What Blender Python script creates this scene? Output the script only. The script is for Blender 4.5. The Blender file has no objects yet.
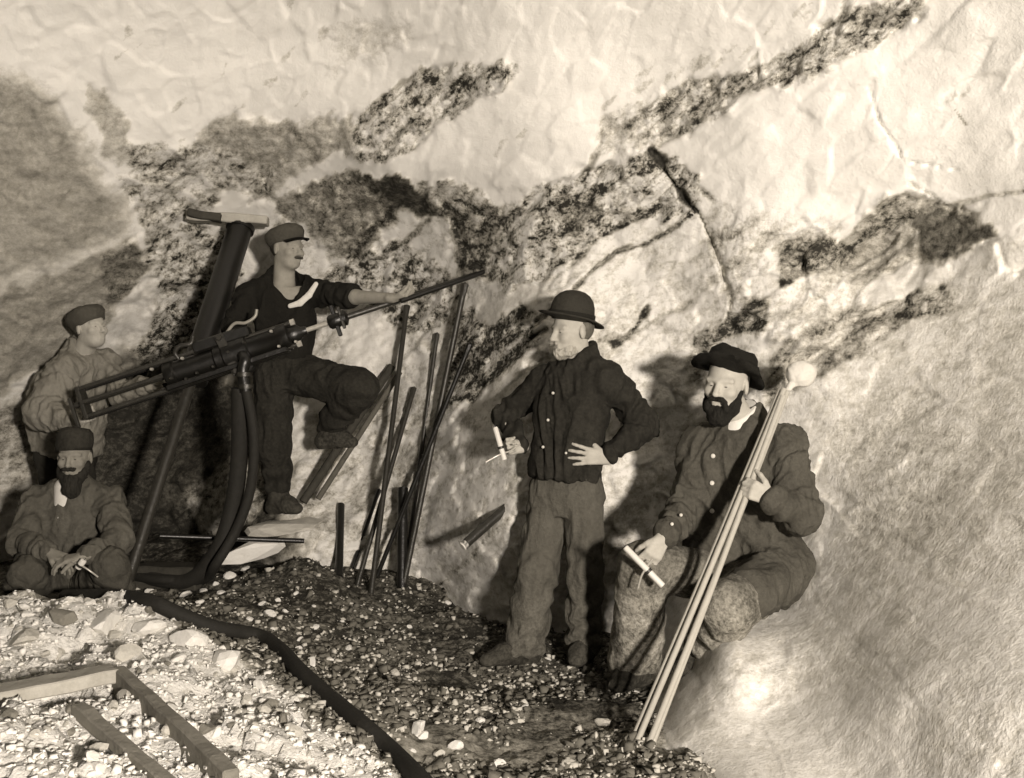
import bpy, bmesh, math, random
import numpy as np
from mathutils import Vector, Matrix

# ------------------------------------------------------------------ camera, light, exposure
SC = bpy.context.scene
COL = SC.collection
F = 1050.0; CX = 512.0; CY = 389.0; H = 1.30        # focal length in pixels, image centre, camera height

cam_d = bpy.data.cameras.new('camera'); cam = bpy.data.objects.new('camera', cam_d); COL.objects.link(cam)
cam.location = (0, 0, H); cam.rotation_euler = (math.pi/2, 0, 0)
cam_d.sensor_width = 36; cam_d.lens = 36*F/1024
SC.camera = cam

w = bpy.data.worlds.new('world'); SC.world = w; w.use_nodes = True
w.node_tree.nodes['Background'].inputs[0].default_value = (1, .87, .73, 1)
w.node_tree.nodes['Background'].inputs[1].default_value = .015

def flash(name, loc, power, size):                  # the photographer's flash powder, held up beside the camera
    l = bpy.data.lights.new(name, 'POINT'); l.energy = power; l.color = (1, .895, .79); l.shadow_soft_size = size
    o = bpy.data.objects.new(name, l); o.location = loc; COL.objects.link(o); return o
flash('flash', (1.85, -2.2, 1.6), 3100, .2)

SC.view_settings.view_transform = 'Standard'; SC.view_settings.look = 'None'
SC.view_settings.exposure = 0.0; SC.view_settings.gamma = 1.0; SC.view_settings.use_curve_mapping = False

def P(px, py, Y):                                   # a pixel and a distance give a point
    return np.array([(px-CX)/F*Y, Y, H-(py-CY)/F*Y])

# ------------------------------------------------------------------ noise in numpy
_rng = np.random.RandomState(7)
_perm = np.arange(512) % 256; _p = _rng.permutation(256); _perm = np.concatenate([_p, _p, _p[:2]])
_grad = _rng.normal(size=(256, 3)); _grad /= np.linalg.norm(_grad, axis=1)[:, None]
def perlin(x, y, z):
    x, y, z = np.broadcast_arrays(x, y, z)
    xi = np.floor(x).astype(int); yi = np.floor(y).astype(int); zi = np.floor(z).astype(int)
    xf = x-xi; yf = y-yi; zf = z-zi
    u = xf*xf*xf*(xf*(xf*6-15)+10); v = yf*yf*yf*(yf*(yf*6-15)+10); t = zf*zf*zf*(zf*(zf*6-15)+10)
    r = 0
    for dx in (0, 1):
        for dy in (0, 1):
            for dz in (0, 1):
                h = _perm[_perm[_perm[(xi+dx) & 255]+((yi+dy) & 255)]+((zi+dz) & 255)]
                g = _grad[h]
                d = g[..., 0]*(xf-dx)+g[..., 1]*(yf-dy)+g[..., 2]*(zf-dz)
                r = r+d*(u if dx else 1-u)*(v if dy else 1-v)*(t if dz else 1-t)
    return r*1.5
def fbm(x, y, z, o=4):
    a = 1.; s = 0; f = 1.
    for i in range(o):
        s = s+a*perlin(x*f+i*17.3, y*f+i*5.1, z*f-i*9.7); a *= .5; f *= 2.03
    return s
def facets(u, v, seed=0, tilt=.6):
    # blocky rock: every cell of a jittered grid is a tilted plane
    ui = np.floor(u).astype(int); vi = np.floor(v).astype(int)
    best = np.full(u.shape, 1e9); sec = np.full(u.shape, 1e9); out = np.zeros(u.shape)
    for du in (-1, 0, 1):
        for dv in (-1, 0, 1):
            a = ui+du; b = vi+dv
            h = _perm[_perm[(a+seed) & 255]+(b & 255)]; g = _grad[h]; g2 = _grad[(h*7+31) & 255]
            su = a+.5+.45*g[..., 0]; sv = b+.5+.45*g[..., 1]
            d = (u-su)**2+(v-sv)**2
            val = g[..., 2]*.5+tilt*(g2[..., 0]*(u-su)+g2[..., 1]*(v-sv))
            m = d < best
            sec = np.where(m, best, np.minimum(sec, d)); best = np.where(m, d, best); out = np.where(m, val, out)
    return out, np.sqrt(sec)-np.sqrt(best)
def tps(pts, vals, smooth=1e-4):
    pts = np.asarray(pts, float); vals = np.asarray(vals, float); n = len(pts)
    def U(r2): return np.where(r2 > 1e-12, r2*np.log(np.maximum(r2, 1e-12)), 0)
    d2 = ((pts[:, None]-pts[None])**2).sum(-1)
    A = np.zeros((n+3, n+3)); A[:n, :n] = U(d2)+smooth*np.eye(n); A[:n, n] = 1; A[:n, n+1:] = pts
    A[n, :n] = 1; A[n+1:, :n] = pts.T
    w = np.linalg.solve(A, np.concatenate([vals, [0, 0, 0]]))
    def f(x, y):
        x = np.asarray(x, float); y = np.asarray(y, float)
        r = w[n]+w[n+1]*x+w[n+2]*y
        for i in range(n): r = r+w[i]*U((x-pts[i, 0])**2+(y-pts[i, 1])**2)
        return r
    return f
def sstep(a, b, x):
    t = np.clip((x-a)/(b-a), 0, 1); return t*t*(3-2*t)
def seg_dist(x, y, a, b):
    ax, ay = a; bx, by = b; dx = bx-ax; dy = by-ay
    t = np.clip(((x-ax)*dx+(y-ay)*dy)/(dx*dx+dy*dy+1e-9), 0, 1)
    return np.hypot(x-ax-t*dx, y-ay-t*dy)
def poly_sd(x, y, pts):                             # signed distance, negative inside
    n = len(pts); d = np.full(x.shape, 1e9); ins = np.zeros(x.shape, bool)
    for i in range(n):
        a = pts[i]; b = pts[(i+1) % n]; d = np.minimum(d, seg_dist(x, y, a, b))
        c = ((a[1] > y) != (b[1] > y)) & (x < (b[0]-a[0])*(y-a[1])/(b[1]-a[1]+1e-9)+a[0]); ins ^= c
    return np.where(ins, -d, d)
def line_d(x, y, pts):
    d = np.full(x.shape, 1e9)
    for a, b in zip(pts[:-1], pts[1:]): d = np.minimum(d, seg_dist(x, y, a, b))
    return d

# ------------------------------------------------------------------ objects
def mesh_obj(name, verts, faces, mat=None, parent=None, smooth=True):
    me = bpy.data.meshes.new(name)
    if isinstance(verts, np.ndarray) and isinstance(faces, np.ndarray):
        k = faces.shape[1]; nf = len(faces)
        me.vertices.add(len(verts)); me.vertices.foreach_set('co', verts.astype(np.float32).ravel())
        me.loops.add(nf*k); me.loops.foreach_set('vertex_index', faces.astype(np.int32).ravel())
        me.polygons.add(nf); me.polygons.foreach_set('loop_start', np.arange(nf, dtype=np.int32)*k)
        me.polygons.foreach_set('loop_total', np.full(nf, k, np.int32))
        me.update(calc_edges=True)
    else:
        me.from_pydata([tuple(map(float, v)) for v in verts], [], [tuple(map(int, f)) for f in faces]); me.update()
    if smooth: me.polygons.foreach_set('use_smooth', np.ones(len(me.polygons), bool))
    o = bpy.data.objects.new(name, me); COL.objects.link(o)
    if mat: me.materials.append(mat)
    if parent: o.parent = parent
    return o
def empty(name, loc=(0, 0, 0)):
    o = bpy.data.objects.new(name, None); o.location = loc; o.empty_display_size = .1; COL.objects.link(o); return o
def tag(o, label, cat, group=None, kind=None):
    o['label'] = label; o['category'] = cat
    if group: o['group'] = group
    if kind: o['kind'] = kind
    return o
def attr(o, name, data):
    a = o.data.attributes.new(name, 'FLOAT', 'POINT'); a.data.foreach_set('value', np.asarray(data, np.float32))

# ------------------------------------------------------------------ materials
def tint(v):                                        # a grey of the brown-toned print
    return (v, v*(.94+.05*min(v, 1)), v*(.76+.20*min(v, 1)), 1)
class NT:
    def __init__(s, name):
        s.m = bpy.data.materials.new(name); s.m.use_nodes = True; s.t = s.m.node_tree; s.b = s.t.nodes['Principled BSDF']
    def n(s, typ, **kw):
        x = s.t.nodes.new(typ)
        for k, v in kw.items():
            if k in x.inputs.keys(): x.inputs[k].default_value = v
            else: setattr(x, k, v)
        return x
    def l(s, a, b): s.t.links.new(a, b)
    def math(s, op, a, b=None, clamp=False):
        x = s.t.nodes.new('ShaderNodeMath'); x.operation = op; x.use_clamp = clamp
        for i, q in enumerate((a, b)):
            if q is None: continue
            if isinstance(q, (int, float)): x.inputs[i].default_value = q
            else: s.l(q, x.inputs[i])
        return x.outputs[0]
    def ramp(s, val, stops):
        x = s.t.nodes.new('ShaderNodeValToRGB'); e = x.color_ramp.elements
        while len(e) < len(stops): e.new(.5)
        for i, (p, c) in enumerate(stops):
            e[i].position = p; e[i].color = c if hasattr(c, '__len__') else (c, c, c, 1)
        s.l(val, x.inputs[0]); return x.outputs[0]
    def coords(s, scale=(1, 1, 1), rot=(0, 0, 0)):
        tc = s.n('ShaderNodeTexCoord'); mp = s.n('ShaderNodeMapping'); mp.inputs['Scale'].default_value = scale; mp.inputs['Rotation'].default_value = rot
        s.l(tc.outputs['Object'], mp.inputs[0]); return mp.outputs[0]
    def noise(s, co, scale, detail=4, rough=.6):
        x = s.n('ShaderNodeTexNoise', Scale=scale, Detail=detail, Roughness=rough); s.l(co, x.inputs['Vector']); return x.outputs[0]
    def bump(s, h, strength, dist):
        x = s.n('ShaderNodeBump'); x.inputs['Strength'].default_value = strength; x.inputs['Distance'].default_value = dist
        s.l(h, x.inputs['Height']); s.l(x.outputs[0], s.b.inputs['Normal'])
SEPIA = [(0.0, tint(.003)), (.02, tint(.018)), (.08, tint(.075)), (.25, tint(.25)), (.5, tint(.5)), (1.0, tint(.95))]

def rock_material():
    s = NT('rock')
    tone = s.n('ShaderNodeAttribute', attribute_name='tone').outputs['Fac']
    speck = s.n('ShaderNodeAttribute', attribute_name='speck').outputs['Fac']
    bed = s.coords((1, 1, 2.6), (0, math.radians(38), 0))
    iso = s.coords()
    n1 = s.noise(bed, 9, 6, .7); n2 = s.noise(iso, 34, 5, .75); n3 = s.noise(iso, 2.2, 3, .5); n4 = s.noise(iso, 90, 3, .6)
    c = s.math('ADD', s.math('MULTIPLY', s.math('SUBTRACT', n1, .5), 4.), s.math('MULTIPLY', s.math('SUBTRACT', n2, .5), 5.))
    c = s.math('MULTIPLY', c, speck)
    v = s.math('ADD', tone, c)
    v = s.math('ADD', v, s.math('MULTIPLY', s.math('SUBTRACT', n3, .5), .12))
    v = s.math('ADD', v, s.math('MULTIPLY', s.math('SUBTRACT', n4, .5), s.math('ADD', s.math('MULTIPLY', speck, 1.5), .02)))
    col = s.ramp(s.math('MINIMUM', s.math('MAXIMUM', v, .03), .73), SEPIA)
    s.l(col, s.b.inputs['Base Color']); s.b.inputs['Roughness'].default_value = .85
    s.b.inputs['Specular IOR Level'].default_value = .15
    s.bump(s.math('ADD', s.math('MULTIPLY', n2, 1.), s.math('ADD', s.math('MULTIPLY', n4, .5), s.math('MULTIPLY', n1, .5))), .5, .022)
    bn = [x for x in s.t.nodes if x.type == 'BUMP'][0]; s.l(s.math('ADD', s.math('MULTIPLY', speck, 1.6), .12, True), bn.inputs['Strength'])
    return s.m

# ------------------------------------------------------------------ the rock face
# distance of the rock from the camera at points of the view, read from the people who stand before it
WALLPTS = [(-250,-250,4.3),(0,-150,4.5),(0,0,5.15),(0,200,5.75),(0,350,6.3),(0,450,6.7),(0,600,6.8),(-250,150,5.0),(-250,450,5.6),(-250,750,5.6),
 (100,60,5.5),(140,170,5.95),(90,290,6.35),(150,250,6.35),(170,330,6.9),(100,420,7.1),(180,430,7.2),(130,520,7.1),(220,560,7.1),
 (250,-150,4.7),(250,30,5.6),(250,150,6.05),(228,205,6.42),(225,262,6.75),(300,230,6.55),(330,300,6.7),(340,400,6.55),(340,480,6.5),(285,520,6.12),(330,525,6.2),(245,540,6.25),(300,552,6.08),(340,585,6.15),(330,680,6.5),
 (400,90,5.6),(400,178,5.75),(400,205,6.05),(430,260,6.3),(450,330,6.2),(430,420,6.15),(420,500,6.1),(430,590,6.15),(420,700,6.4),
 (512,-150,4.3),(512,30,5.05),(540,140,5.22),(530,205,5.42),(500,270,5.75),(530,340,5.3),(500,450,5.33),(488,540,5.33),(510,640,5.4),(500,760,5.9),
 (620,30,4.85),(640,110,5.0),(620,180,5.15),(640,260,5.25),(620,330,5.25),(640,430,5.25),(645,560,5.15),(630,660,5.2),(600,780,5.3),
 (760,-150,3.9),(760,30,4.5),(760,150,4.65),(740,260,4.85),(700,340,5.1),(700,430,5.15),(770,420,4.75),(722,648,4.05),(745,690,3.85),(705,700,3.93),(690,662,4.3),(675,690,4.22),(664,720,4.06),(668,640,4.65),(640,740,4.05),(760,600,4.45),(780,500,4.72),
 (900,20,4.1),(900,150,4.3),(860,260,4.65),(950,240,4.35),(850,340,4.6),(860,450,4.4),(850,560,4.15),(800,640,4.02),(760,700,3.85),(690,778,3.55),(660,850,3.3),
 (1024,0,3.7),(1024,150,3.95),(1024,280,4.0),(1024,400,3.75),(1024,520,3.45),(1000,650,3.1),(900,700,3.3),(1024,778,2.75),(850,800,3.2),(1020,880,2.5),
 (1200,0,3.3),(1200,300,3.4),(1200,550,2.9),(1200,780,2.35),(1200,-200,3.0)]
_wd = tps([(a/300., b/300.) for a, b, c in WALLPTS], [c for a, b, c in WALLPTS], 2e-3)
def wall_base(px, py): return _wd(np.asarray(px)/300., np.asarray(py)/300.)

WS = 2.1
gx = np.arange(-240, 1201, WS); gy = np.arange(-230, 861, WS)
PX, PY = np.meshgrid(gx, gy)
D = wall_base(PX, PY)
# noise is taken on the rock itself, in metres
X0 = (PX-CX)/F*D; Z0 = H-(PY-CY)/F*D
ca, sa = math.cos(math.radians(36)), math.sin(math.radians(36))
U = X0*ca+Z0*sa; V = -X0*sa+Z0*ca                    # along and across the bedding that rises to the right
wx = 9*fbm(X0*3, D*3, Z0*3, 4); wy = 9*fbm(X0*3+50, D*3, Z0*3, 4)
SN = fbm(X0*9, D*9, Z0*9, 3)
zx = wx+7*fbm(U*9, V*20, D*9, 4); zy = wy+7*fbm(U*9+30, V*20, D*9, 4)

tone = .66+.20*sstep(330, 120, PY); speck = .10+.10*sstep(170, 230, PY)*sstep(640, 580, PY)*sstep(230, 300, PX)*sstep(800, 740, PX); rough = .18+.25*sstep(150, 320, PY); groove = np.zeros(PX.shape)  # upper rock lightened: the overexposed glare is put into its tone
def zone(pts, t, sp=None, ro=None, soft=8, a=1.0, warp=1.0):
    global tone, speck, rough
    soft = soft*.55 if soft < 12 else soft; m = sstep(soft, -soft, poly_sd(PX+zx*warp, PY+zy*warp, pts))*a
    tone = tone*(1-m)+t*m
    if sp is not None: speck = speck*(1-m)+sp*m
    if ro is not None: rough = rough*(1-m)+ro*m
def streak(pts, wdt, t, a=1.0, sp=None, g=0.0, warp=.6):
    global tone, speck, groove
    d = line_d(PX+wx*warp, PY+wy*warp, pts)
    wv = wdt*(.62+.9*np.clip(SN, -.4, .6)); m = sstep(wv, wv*.3, d)*a
    tone = tone*(1-m)+t*m
    if sp is not None: speck = speck*(1-m)+sp*m
    groove = np.maximum(groove, g*.7*sstep(wv*.9, 0, d))
# right-hand slope: pale grey, dusty
zone([(700,778),(690,640),(780,640),(840,520),(790,400),(840,340),(960,280),(1250,230),(1250,900),(690,900)], .61, .17, .2, 30)
zone([(830,420),(900,380),(990,470),(930,640),(850,560)], .50, .20, .25, 30, .8)
zone([(1010,300),(960,420),(1000,520),(1100,520),(1100,300)], .54, .16, .2, 20)
zone([(720,700),(900,690),(920,790),(700,800)], .68, .12, .15, 30)
zone([(900,560),(1030,600),(1040,700),(940,690)], .64, .12, .15, 30)
# speckled dark rock at the upper right, paled by haze put into its tone
zone([(625,120),(650,100),(700,80),(770,62),(825,28),(870,2),(930,-10),(925,15),(875,45),(800,80),(740,100),(690,140),(650,148)], .42, .32, .8, 9)
zone([(845,5),(880,0),(885,25),(850,30)], .25, .2, .6, 6, .8)
zone([(600,118),(640,105),(660,150),(600,150)], .44, .25, .5, 10, .8)
# speckled band left of it, paled the same way
zone([(335,150),(365,110),(420,70),(470,66),(520,66),(490,92),(440,130),(395,165),(350,165)], .52, .36, .85, 9)
streak([(352,132),(375,105),(412,76)], 6, .22, .8, None, .4)
streak([(425,72),(440,90),(410,110)], 9, .22, .7)
zone([(215,118),(280,116),(350,116),(352,140),(310,165),(270,190),(225,180),(130,172),(190,155)], .36, .14, .6, 9)
zone([(120,150),(215,148),(270,170),(275,195),(190,196),(140,175)], .48, .34, .6, 9, .9)
streak([(295,125),(310,145),(318,158)], 7, .15, .7)
zone([(275,190),(330,178),(380,178),(405,200),(390,225),(350,265),(320,245),(300,225),(275,225)], .27, .18, .8, 8)
zone([(350,180),(400,176),(445,192),(452,212),(420,212),(395,205)], .06, .06, .7, 5)  # shade of the hollow put into the rock tone
zone([(432,195),(500,206),(530,215),(552,185),(545,215),(530,245),(490,280),(460,275),(450,225)], .17, .25, .8, 7)
zone([(420,180),(470,190),(520,212),(480,222),(440,205)], .42, .3, .5, 6, .9)
streak([(455,200),(500,222),(530,210),(552,185)], 9, .06, .95, None, .6)  # shade under the white slab painted as a dark line
streak([(398,203),(365,240),(340,280)], 8, .07, .95, None, .7)
streak([(446,205),(462,238),(480,270)], 8, .06, .95, None, .7)
streak([(430,215),(400,245),(380,280)], 7, .14, .8, None, .5)
# broken rock between the drill steels and the slab
zone([(480,270),(540,190),(580,165),(640,150),(700,180),(700,220),(640,215),(560,270),(520,300)], .54, .40, .8, 9)
zone([(560,215),(590,190),(600,215),(570,240)], .25, .2, .7, 6)
streak([(600,165),(585,210),(560,235)], 6, .15, .8, None, .4)
streak([(700,215),(660,235),(620,255),(560,300),(500,360)], 7, .12, .9, None, .5)
streak([(660,205),(600,240),(540,290)], 6, .2, .8, None, .3)
zone([(460,310),(500,300),(540,315),(535,350),(490,380),(455,420),(440,400),(450,350)], .30, .46, .85, 8)
zone([(470,300),(520,282),(560,275),(540,300),(490,320),(478,328)], .62, .1, .5, 5)
streak([(545,330),(500,365),(455,420)], 7, .07, .9, None, .5)
zone([(310,300),(350,260),(400,240),(440,260),(470,290),(430,330),(400,330)], .50, .42, .75, 8)
zone([(345,300),(375,310),(400,350),(380,420),(330,420),(310,395),(350,370),(335,320)], .68, .10, .4, 6)
zone([(375,380),(460,420),(440,540),(360,570),(300,540),(310,460)], .62, .24, .6, 12)
zone([(440,420),(500,380),(505,500),(480,560),(430,560)], .74, .24, .5, 10)
streak([(520,500),(470,560),(430,590)], 7, .2, .5, .3)
# crack
streak([(650,150),(662,160)], 9, .06, .9, None, .7, .3)
streak([(652,152),(672,180),(695,213)], 10, .025, 1, .02, 1., .35)
streak([(693,208),(712,235),(718,262),(720,285)], 6.5, .03, 1, .02, .8, .9)
streak([(722,280),(730,300),(726,320)], 3, .08, .8, None, .5)
streak([(706,222),(722,240)], 3, .2, .7, None, .3)
streak([(647,308),(632,333),(618,350)], 10, .06, 1, None, .4)
streak([(600,345),(640,330),(690,300)], 5, .25, .6, None, .2)
# dark seams at the right
zone([(772,248),(800,232),(840,236),(838,270),(800,280),(775,292)], .16, .2, .75, 6)
zone([(810,290),(845,240),(880,200),(910,195),(975,210),(998,240),(960,258),(900,275),(840,300),(800,305)], .32, .16, .8, 7)
zone([(912,215),(945,207),(978,222),(996,240),(965,256),(925,262)], .10, .08, .6, 6)  # darkness of the cavity painted into the rock
zone([(690,345),(720,320),(762,300),(770,330),(720,352),(700,380)], .24, .30, .8, 8)
zone([(765,292),(850,275),(870,300),(800,330),(765,340)], .62, .22, .6, 7)
zone([(790,335),(850,310),(930,300),(890,345),(830,370),(760,410),(765,360)], .38, .22, .7, 9)
zone([(855,290),(900,268),(960,265),(945,285),(890,305)], .66, .1, .5, 5)
zone([(880,310),(950,285),(960,310),(900,330)], .28, .28, .6, 7, .8)
zone([(985,245),(1024,238),(1100,240),(1100,290),(990,275)], .62, .12, .6, 6)
streak([(910,185),(950,205),(1024,190)], 4, .3, .6, .2, .3)
streak([(868,85),(878,120),(905,165),(960,170)], 3.5, .42, .6, None, .35)
streak([(957,108),(966,122)], 4, .2, .8)
zone([(715,215),(840,220),(830,240),(770,250),(730,300),(700,270)], .52, .26, .5, 12, .8)
# left: smooth smoke-grey rock, and shade painted in below it
zone([(-250,60),(20,78),(60,95),(90,160),(130,205),(118,235),(60,262),(0,285),(-250,300)], .30, .07, .35, 18)
zone([(85,85),(110,90),(132,125),(125,170),(100,160),(95,120)], .30, .12, .5, 9, .8)
zone([(-250,330),(20,285),(80,262),(130,240),(158,262),(140,290),(112,325),(60,360),(0,395),(-250,450)], .27, .08, .45, 9)
zone([(105,258),(130,240),(158,262),(140,290),(110,312),(105,290)], .15, .12, .7, 7)
zone([(110,315),(140,285),(165,275),(185,290),(150,330),(118,345)], .66, .1, .5, 6)
zone([(130,350),(180,290),(225,225),(235,250),(215,330),(150,370)], .30, .46, .85, 8)
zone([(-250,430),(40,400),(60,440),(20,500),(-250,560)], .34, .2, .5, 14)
zone([(60,400),(130,350),(260,380),(300,560),(100,620),(40,560)], .05, .05, .8, 22)  # shade behind the men and hoses put into the rock tone
zone([(190,490),(240,450),(270,470),(250,530),(200,535)], .34, .25, .7, 8)
streak([(0,480),(18,420),(30,380)], 9, .6, .5)
zone([(120,175),(215,198),(205,260),(195,310),(165,335),(160,270),(135,215)], .50, .42, .7, 8, .8)
zone([(150,250),(200,225),(215,240),(170,300)], .30, .4, .8, 8, .6)
streak([(782,268),(830,262),(870,240),(915,215)], 17, .22, .85, .25, .15, 1.6)
streak([(840,245),(880,215),(905,198)], 10, .3, .7, .25, .1, 1.6)
streak([(600,150),(560,200),(545,215)], 7, .15, .8, None, .3, 1.2)
streak([(680,185),(715,200)], 8, .2, .8, .3, .2, 1.4)
streak([(735,300),(760,310),(700,345)], 8, .12, .8, .2, .3, 1.4)
# stray flecks on the white roof
for (a, b) in ((125,40),(135,48),(122,58),(290,8),(320,35),(285,50),(240,105),(180,105),(270,80),(225,70),(300,95),(750,55),(800,15),(808,10),(720,45),(660,85),(690,70),(640,75),(715,60),(738,48),(765,28),(812,18),(640,90),(675,78),(700,62),(615,100),(955,95),(970,85),(520,135),(500,150)):
    streak([(a-4, b+5), (a+5, b-5)], 6, .42, .6, .2, 0, 1.2)
zone([(330,20),(400,10),(430,30),(380,60),(330,75)], .54, .16, .4, 20, .7)

# dark threads and blotches of the broken rock, running along the bedding
pw = .35*fbm(U*3, V*3, D*3, 2)
vn = np.abs(perlin(U*5+pw, V*15+pw, D*5)); vn2 = np.abs(perlin(U*13+pw, V*22-pw, D*9+4)); bl = fbm(U*7, V*15, D*7+3, 4)
wk = np.clip((speck-.12)/.26, 0, 1)*(1-.75*sstep(760, 860, PX)*sstep(330, 420, PY))
tone = tone-wk*(.30*sstep(.10, .02, vn)+.22*sstep(.10, .02, vn2))+wk*.55*np.clip(bl, -.6, .6)
fissure = .06+np.abs(perlin(U*1.6+2*pw, V*4.2+2*pw, D*1.5+8)); fm = sstep(.022, .004, fissure)*sstep(.1, .4, perlin(U*1.1, V*1.1, D+20)+.25)*(PY > 150)
tone = tone*(1-.6*fm); groove = np.maximum(groove, .35*fm)
tone = np.clip(tone, .02, .88)

# relief
f1, e1 = facets(U*2.2+.3*fbm(U*2, V*2, D, 2), V*4.2+.3*fbm(U*2+9, V*2, D, 2), 3)
f2, e2 = facets(U*6.5+.4*fbm(U*5, V*5, D, 2), V*10+.4*fbm(U*5+9, V*5, D, 2), 41)
f3, e3 = facets(U*17+.5*fbm(U*11, V*11, D, 2), V*24+.5*fbm(U*11+9, V*11, D, 2), 87)
f1 = f1*sstep(0, .35, e1); f2 = f2*sstep(0, .18, e2)
relief = .11*f1*np.clip(rough*1.3-.18, .03, 1)+.085*f2*rough+.040*f3*rough**1.5
relief = relief+.05*(.35+rough)*fbm(U*1.3, V*2.6, D*1.5, 4)+.010*rough*fbm(U*14, V*22, D*14, 3)
D2 = D-relief+.10*groove
WX = (PX-CX)/F*D2; WZ = H-(PY-CY)/F*D2
verts = np.stack([WX, D2, WZ], -1).reshape(-1, 3)
ny, nx = PX.shape
idx = np.arange(ny*nx).reshape(ny, nx)
faces = np.stack([idx[1:, :-1], idx[1:, 1:], idx[:-1, 1:], idx[:-1, :-1]], -1).reshape(-1, 4)
ROCK = rock_material()
wall = mesh_obj('wall_back', verts, faces, ROCK, None, True); wall['kind'] = 'structure'
wall['label'] = 'rough quartz-veined rock face of the mine chamber'
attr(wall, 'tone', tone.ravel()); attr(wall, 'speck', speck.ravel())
def wall_depth(px, py):                             # distance of the finished rock in a given direction
    i = int(np.clip(round((py-gy[0])/WS), 0, ny-1)); j = int(np.clip(round((px-gx[0])/WS), 0, nx-1)); return float(D2[i, j])

# ------------------------------------------------------------------ the floor of broken rock
FP = []
for (px, py, Y) in [(0,600,4.75),(60,600,4.7),(120,598,4.7),(200,640,4.35),(150,640,4.3),(100,640,4.3),(0,640,4.2),(260,672,4.15),(300,705,3.85),(340,740,3.6),(400,790,3.3),(0,700,3.5),(100,700,3.5),(200,720,3.5),(0,778,2.85),(100,778,2.9),(200,778,2.95),(300,778,3.1),
                    (130,615,5.2),(190,600,5.3),(250,590,5.6),(200,575,6.0),(240,575,6.1),(280,575,6.0),(340,572,6.0),(300,560,5.9),(375,590,5.85),(403,586,5.95),(300,630,4.9),(270,640,4.75),(430,600,5.9),(470,620,5.5),
                    (400,650,5.0),(450,700,4.3),(480,665,4.95),(582,668,4.93),(620,690,4.55),(540,640,5.2),(640,742,3.86),(660,742,3.85),(560,760,3.7),(500,778,3.5),(620,778,3.45),(60,590,5.6),(120,600,5.6),(20,600,5.6)]:
    p = P(px, py, Y); FP.append((p[0], p[1], p[2]))
FP += [(-2.5, 5.8, .12), (-3.2, 5.0, .25), (-2.6, 3.6, .35), (-3.5, 2, .3), (-2, 1.0, .15), (0, 1.5, 0), (0, 0, 0), (1.2, 1.0, .05), (2.4, 1.0, .2), (1.0, 2.8, 0), (0, -1, 0), (-3, -1, .1), (2.4, -1, .1), (-1.0, 7.0, .3), (-2.2, 7.0, .3), (0, 6.6, .2), (.8, 5.6, .1)]
FP = np.array(FP)
_fz = tps(FP[:, :2]/2., FP[:, 2], 3e-3)
def pile_mask(x, y):                                # pale heap of broken quartz at the lower left
    n = fbm(x*4, y*4, 0*x+3, 3)*.12
    edge = np.interp(y, [0, 3.0, 3.4, 3.85, 4.15, 4.35, 4.7, 4.95], [.25, -.05, -.36, -.80, -1.0, -1.25, -1.7, -2.2])
    return sstep(.10, -.08, x-edge+n)*sstep(5.0, 4.75, y+n)
def floor_z(x, y):
    x = np.asarray(x, float); y = np.asarray(y, float)
    z = _fz(x/2., y/2.)
    pm = pile_mask(x, y)
    f, e = facets(x*5+.5*fbm(x*4, y*4, 0*x, 2), y*5+.5*fbm(x*4+7, y*4, 0*x, 2), 11)
    f2, e2 = facets(x*14+.5*fbm(x*9, y*9, 0*x, 2), y*14+.5*fbm(x*9+7, y*9, 0*x, 2), 57)
    return z+.03*fbm(x*2.5, y*2.5, 0*x+5, 4)+(.02+.035*pm)*f+(.014+.012*pm)*f2
fx = np.arange(-3.6, 2.3, .0175); fy = np.arange(-.6, 7.3, .0175)
FX, FY = np.meshgrid(fx, fy)
FZ = floor_z(FX, FY)
verts = np.stack([FX, FY, FZ], -1).reshape(-1, 3)
n2, n1 = FX.shape; idx = np.arange(n1*n2).reshape(n2, n1)
faces = np.stack([idx[:-1, :-1], idx[:-1, 1:], idx[1:, 1:], idx[1:, :-1]], -1).reshape(-1, 4)
floor = mesh_obj('floor', verts, faces, ROCK, None, True); floor['kind'] = 'structure'; floor['label'] = 'uneven mine floor of dark muck and pale broken rock'
pm = pile_mask(FX, FY)
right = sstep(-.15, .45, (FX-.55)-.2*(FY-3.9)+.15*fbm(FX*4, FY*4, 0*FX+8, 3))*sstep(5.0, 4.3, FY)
near = sstep(4.4, 3.4, FY)  # greyer gravel towards the camera, with foreground haze put into the tone
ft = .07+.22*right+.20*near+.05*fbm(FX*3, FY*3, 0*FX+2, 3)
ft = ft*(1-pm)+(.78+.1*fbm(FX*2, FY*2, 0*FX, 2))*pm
attr(floor, 'tone', ft.ravel()); attr(floor, 'speck', (.14+.16*pm+.08*right).ravel())

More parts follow.
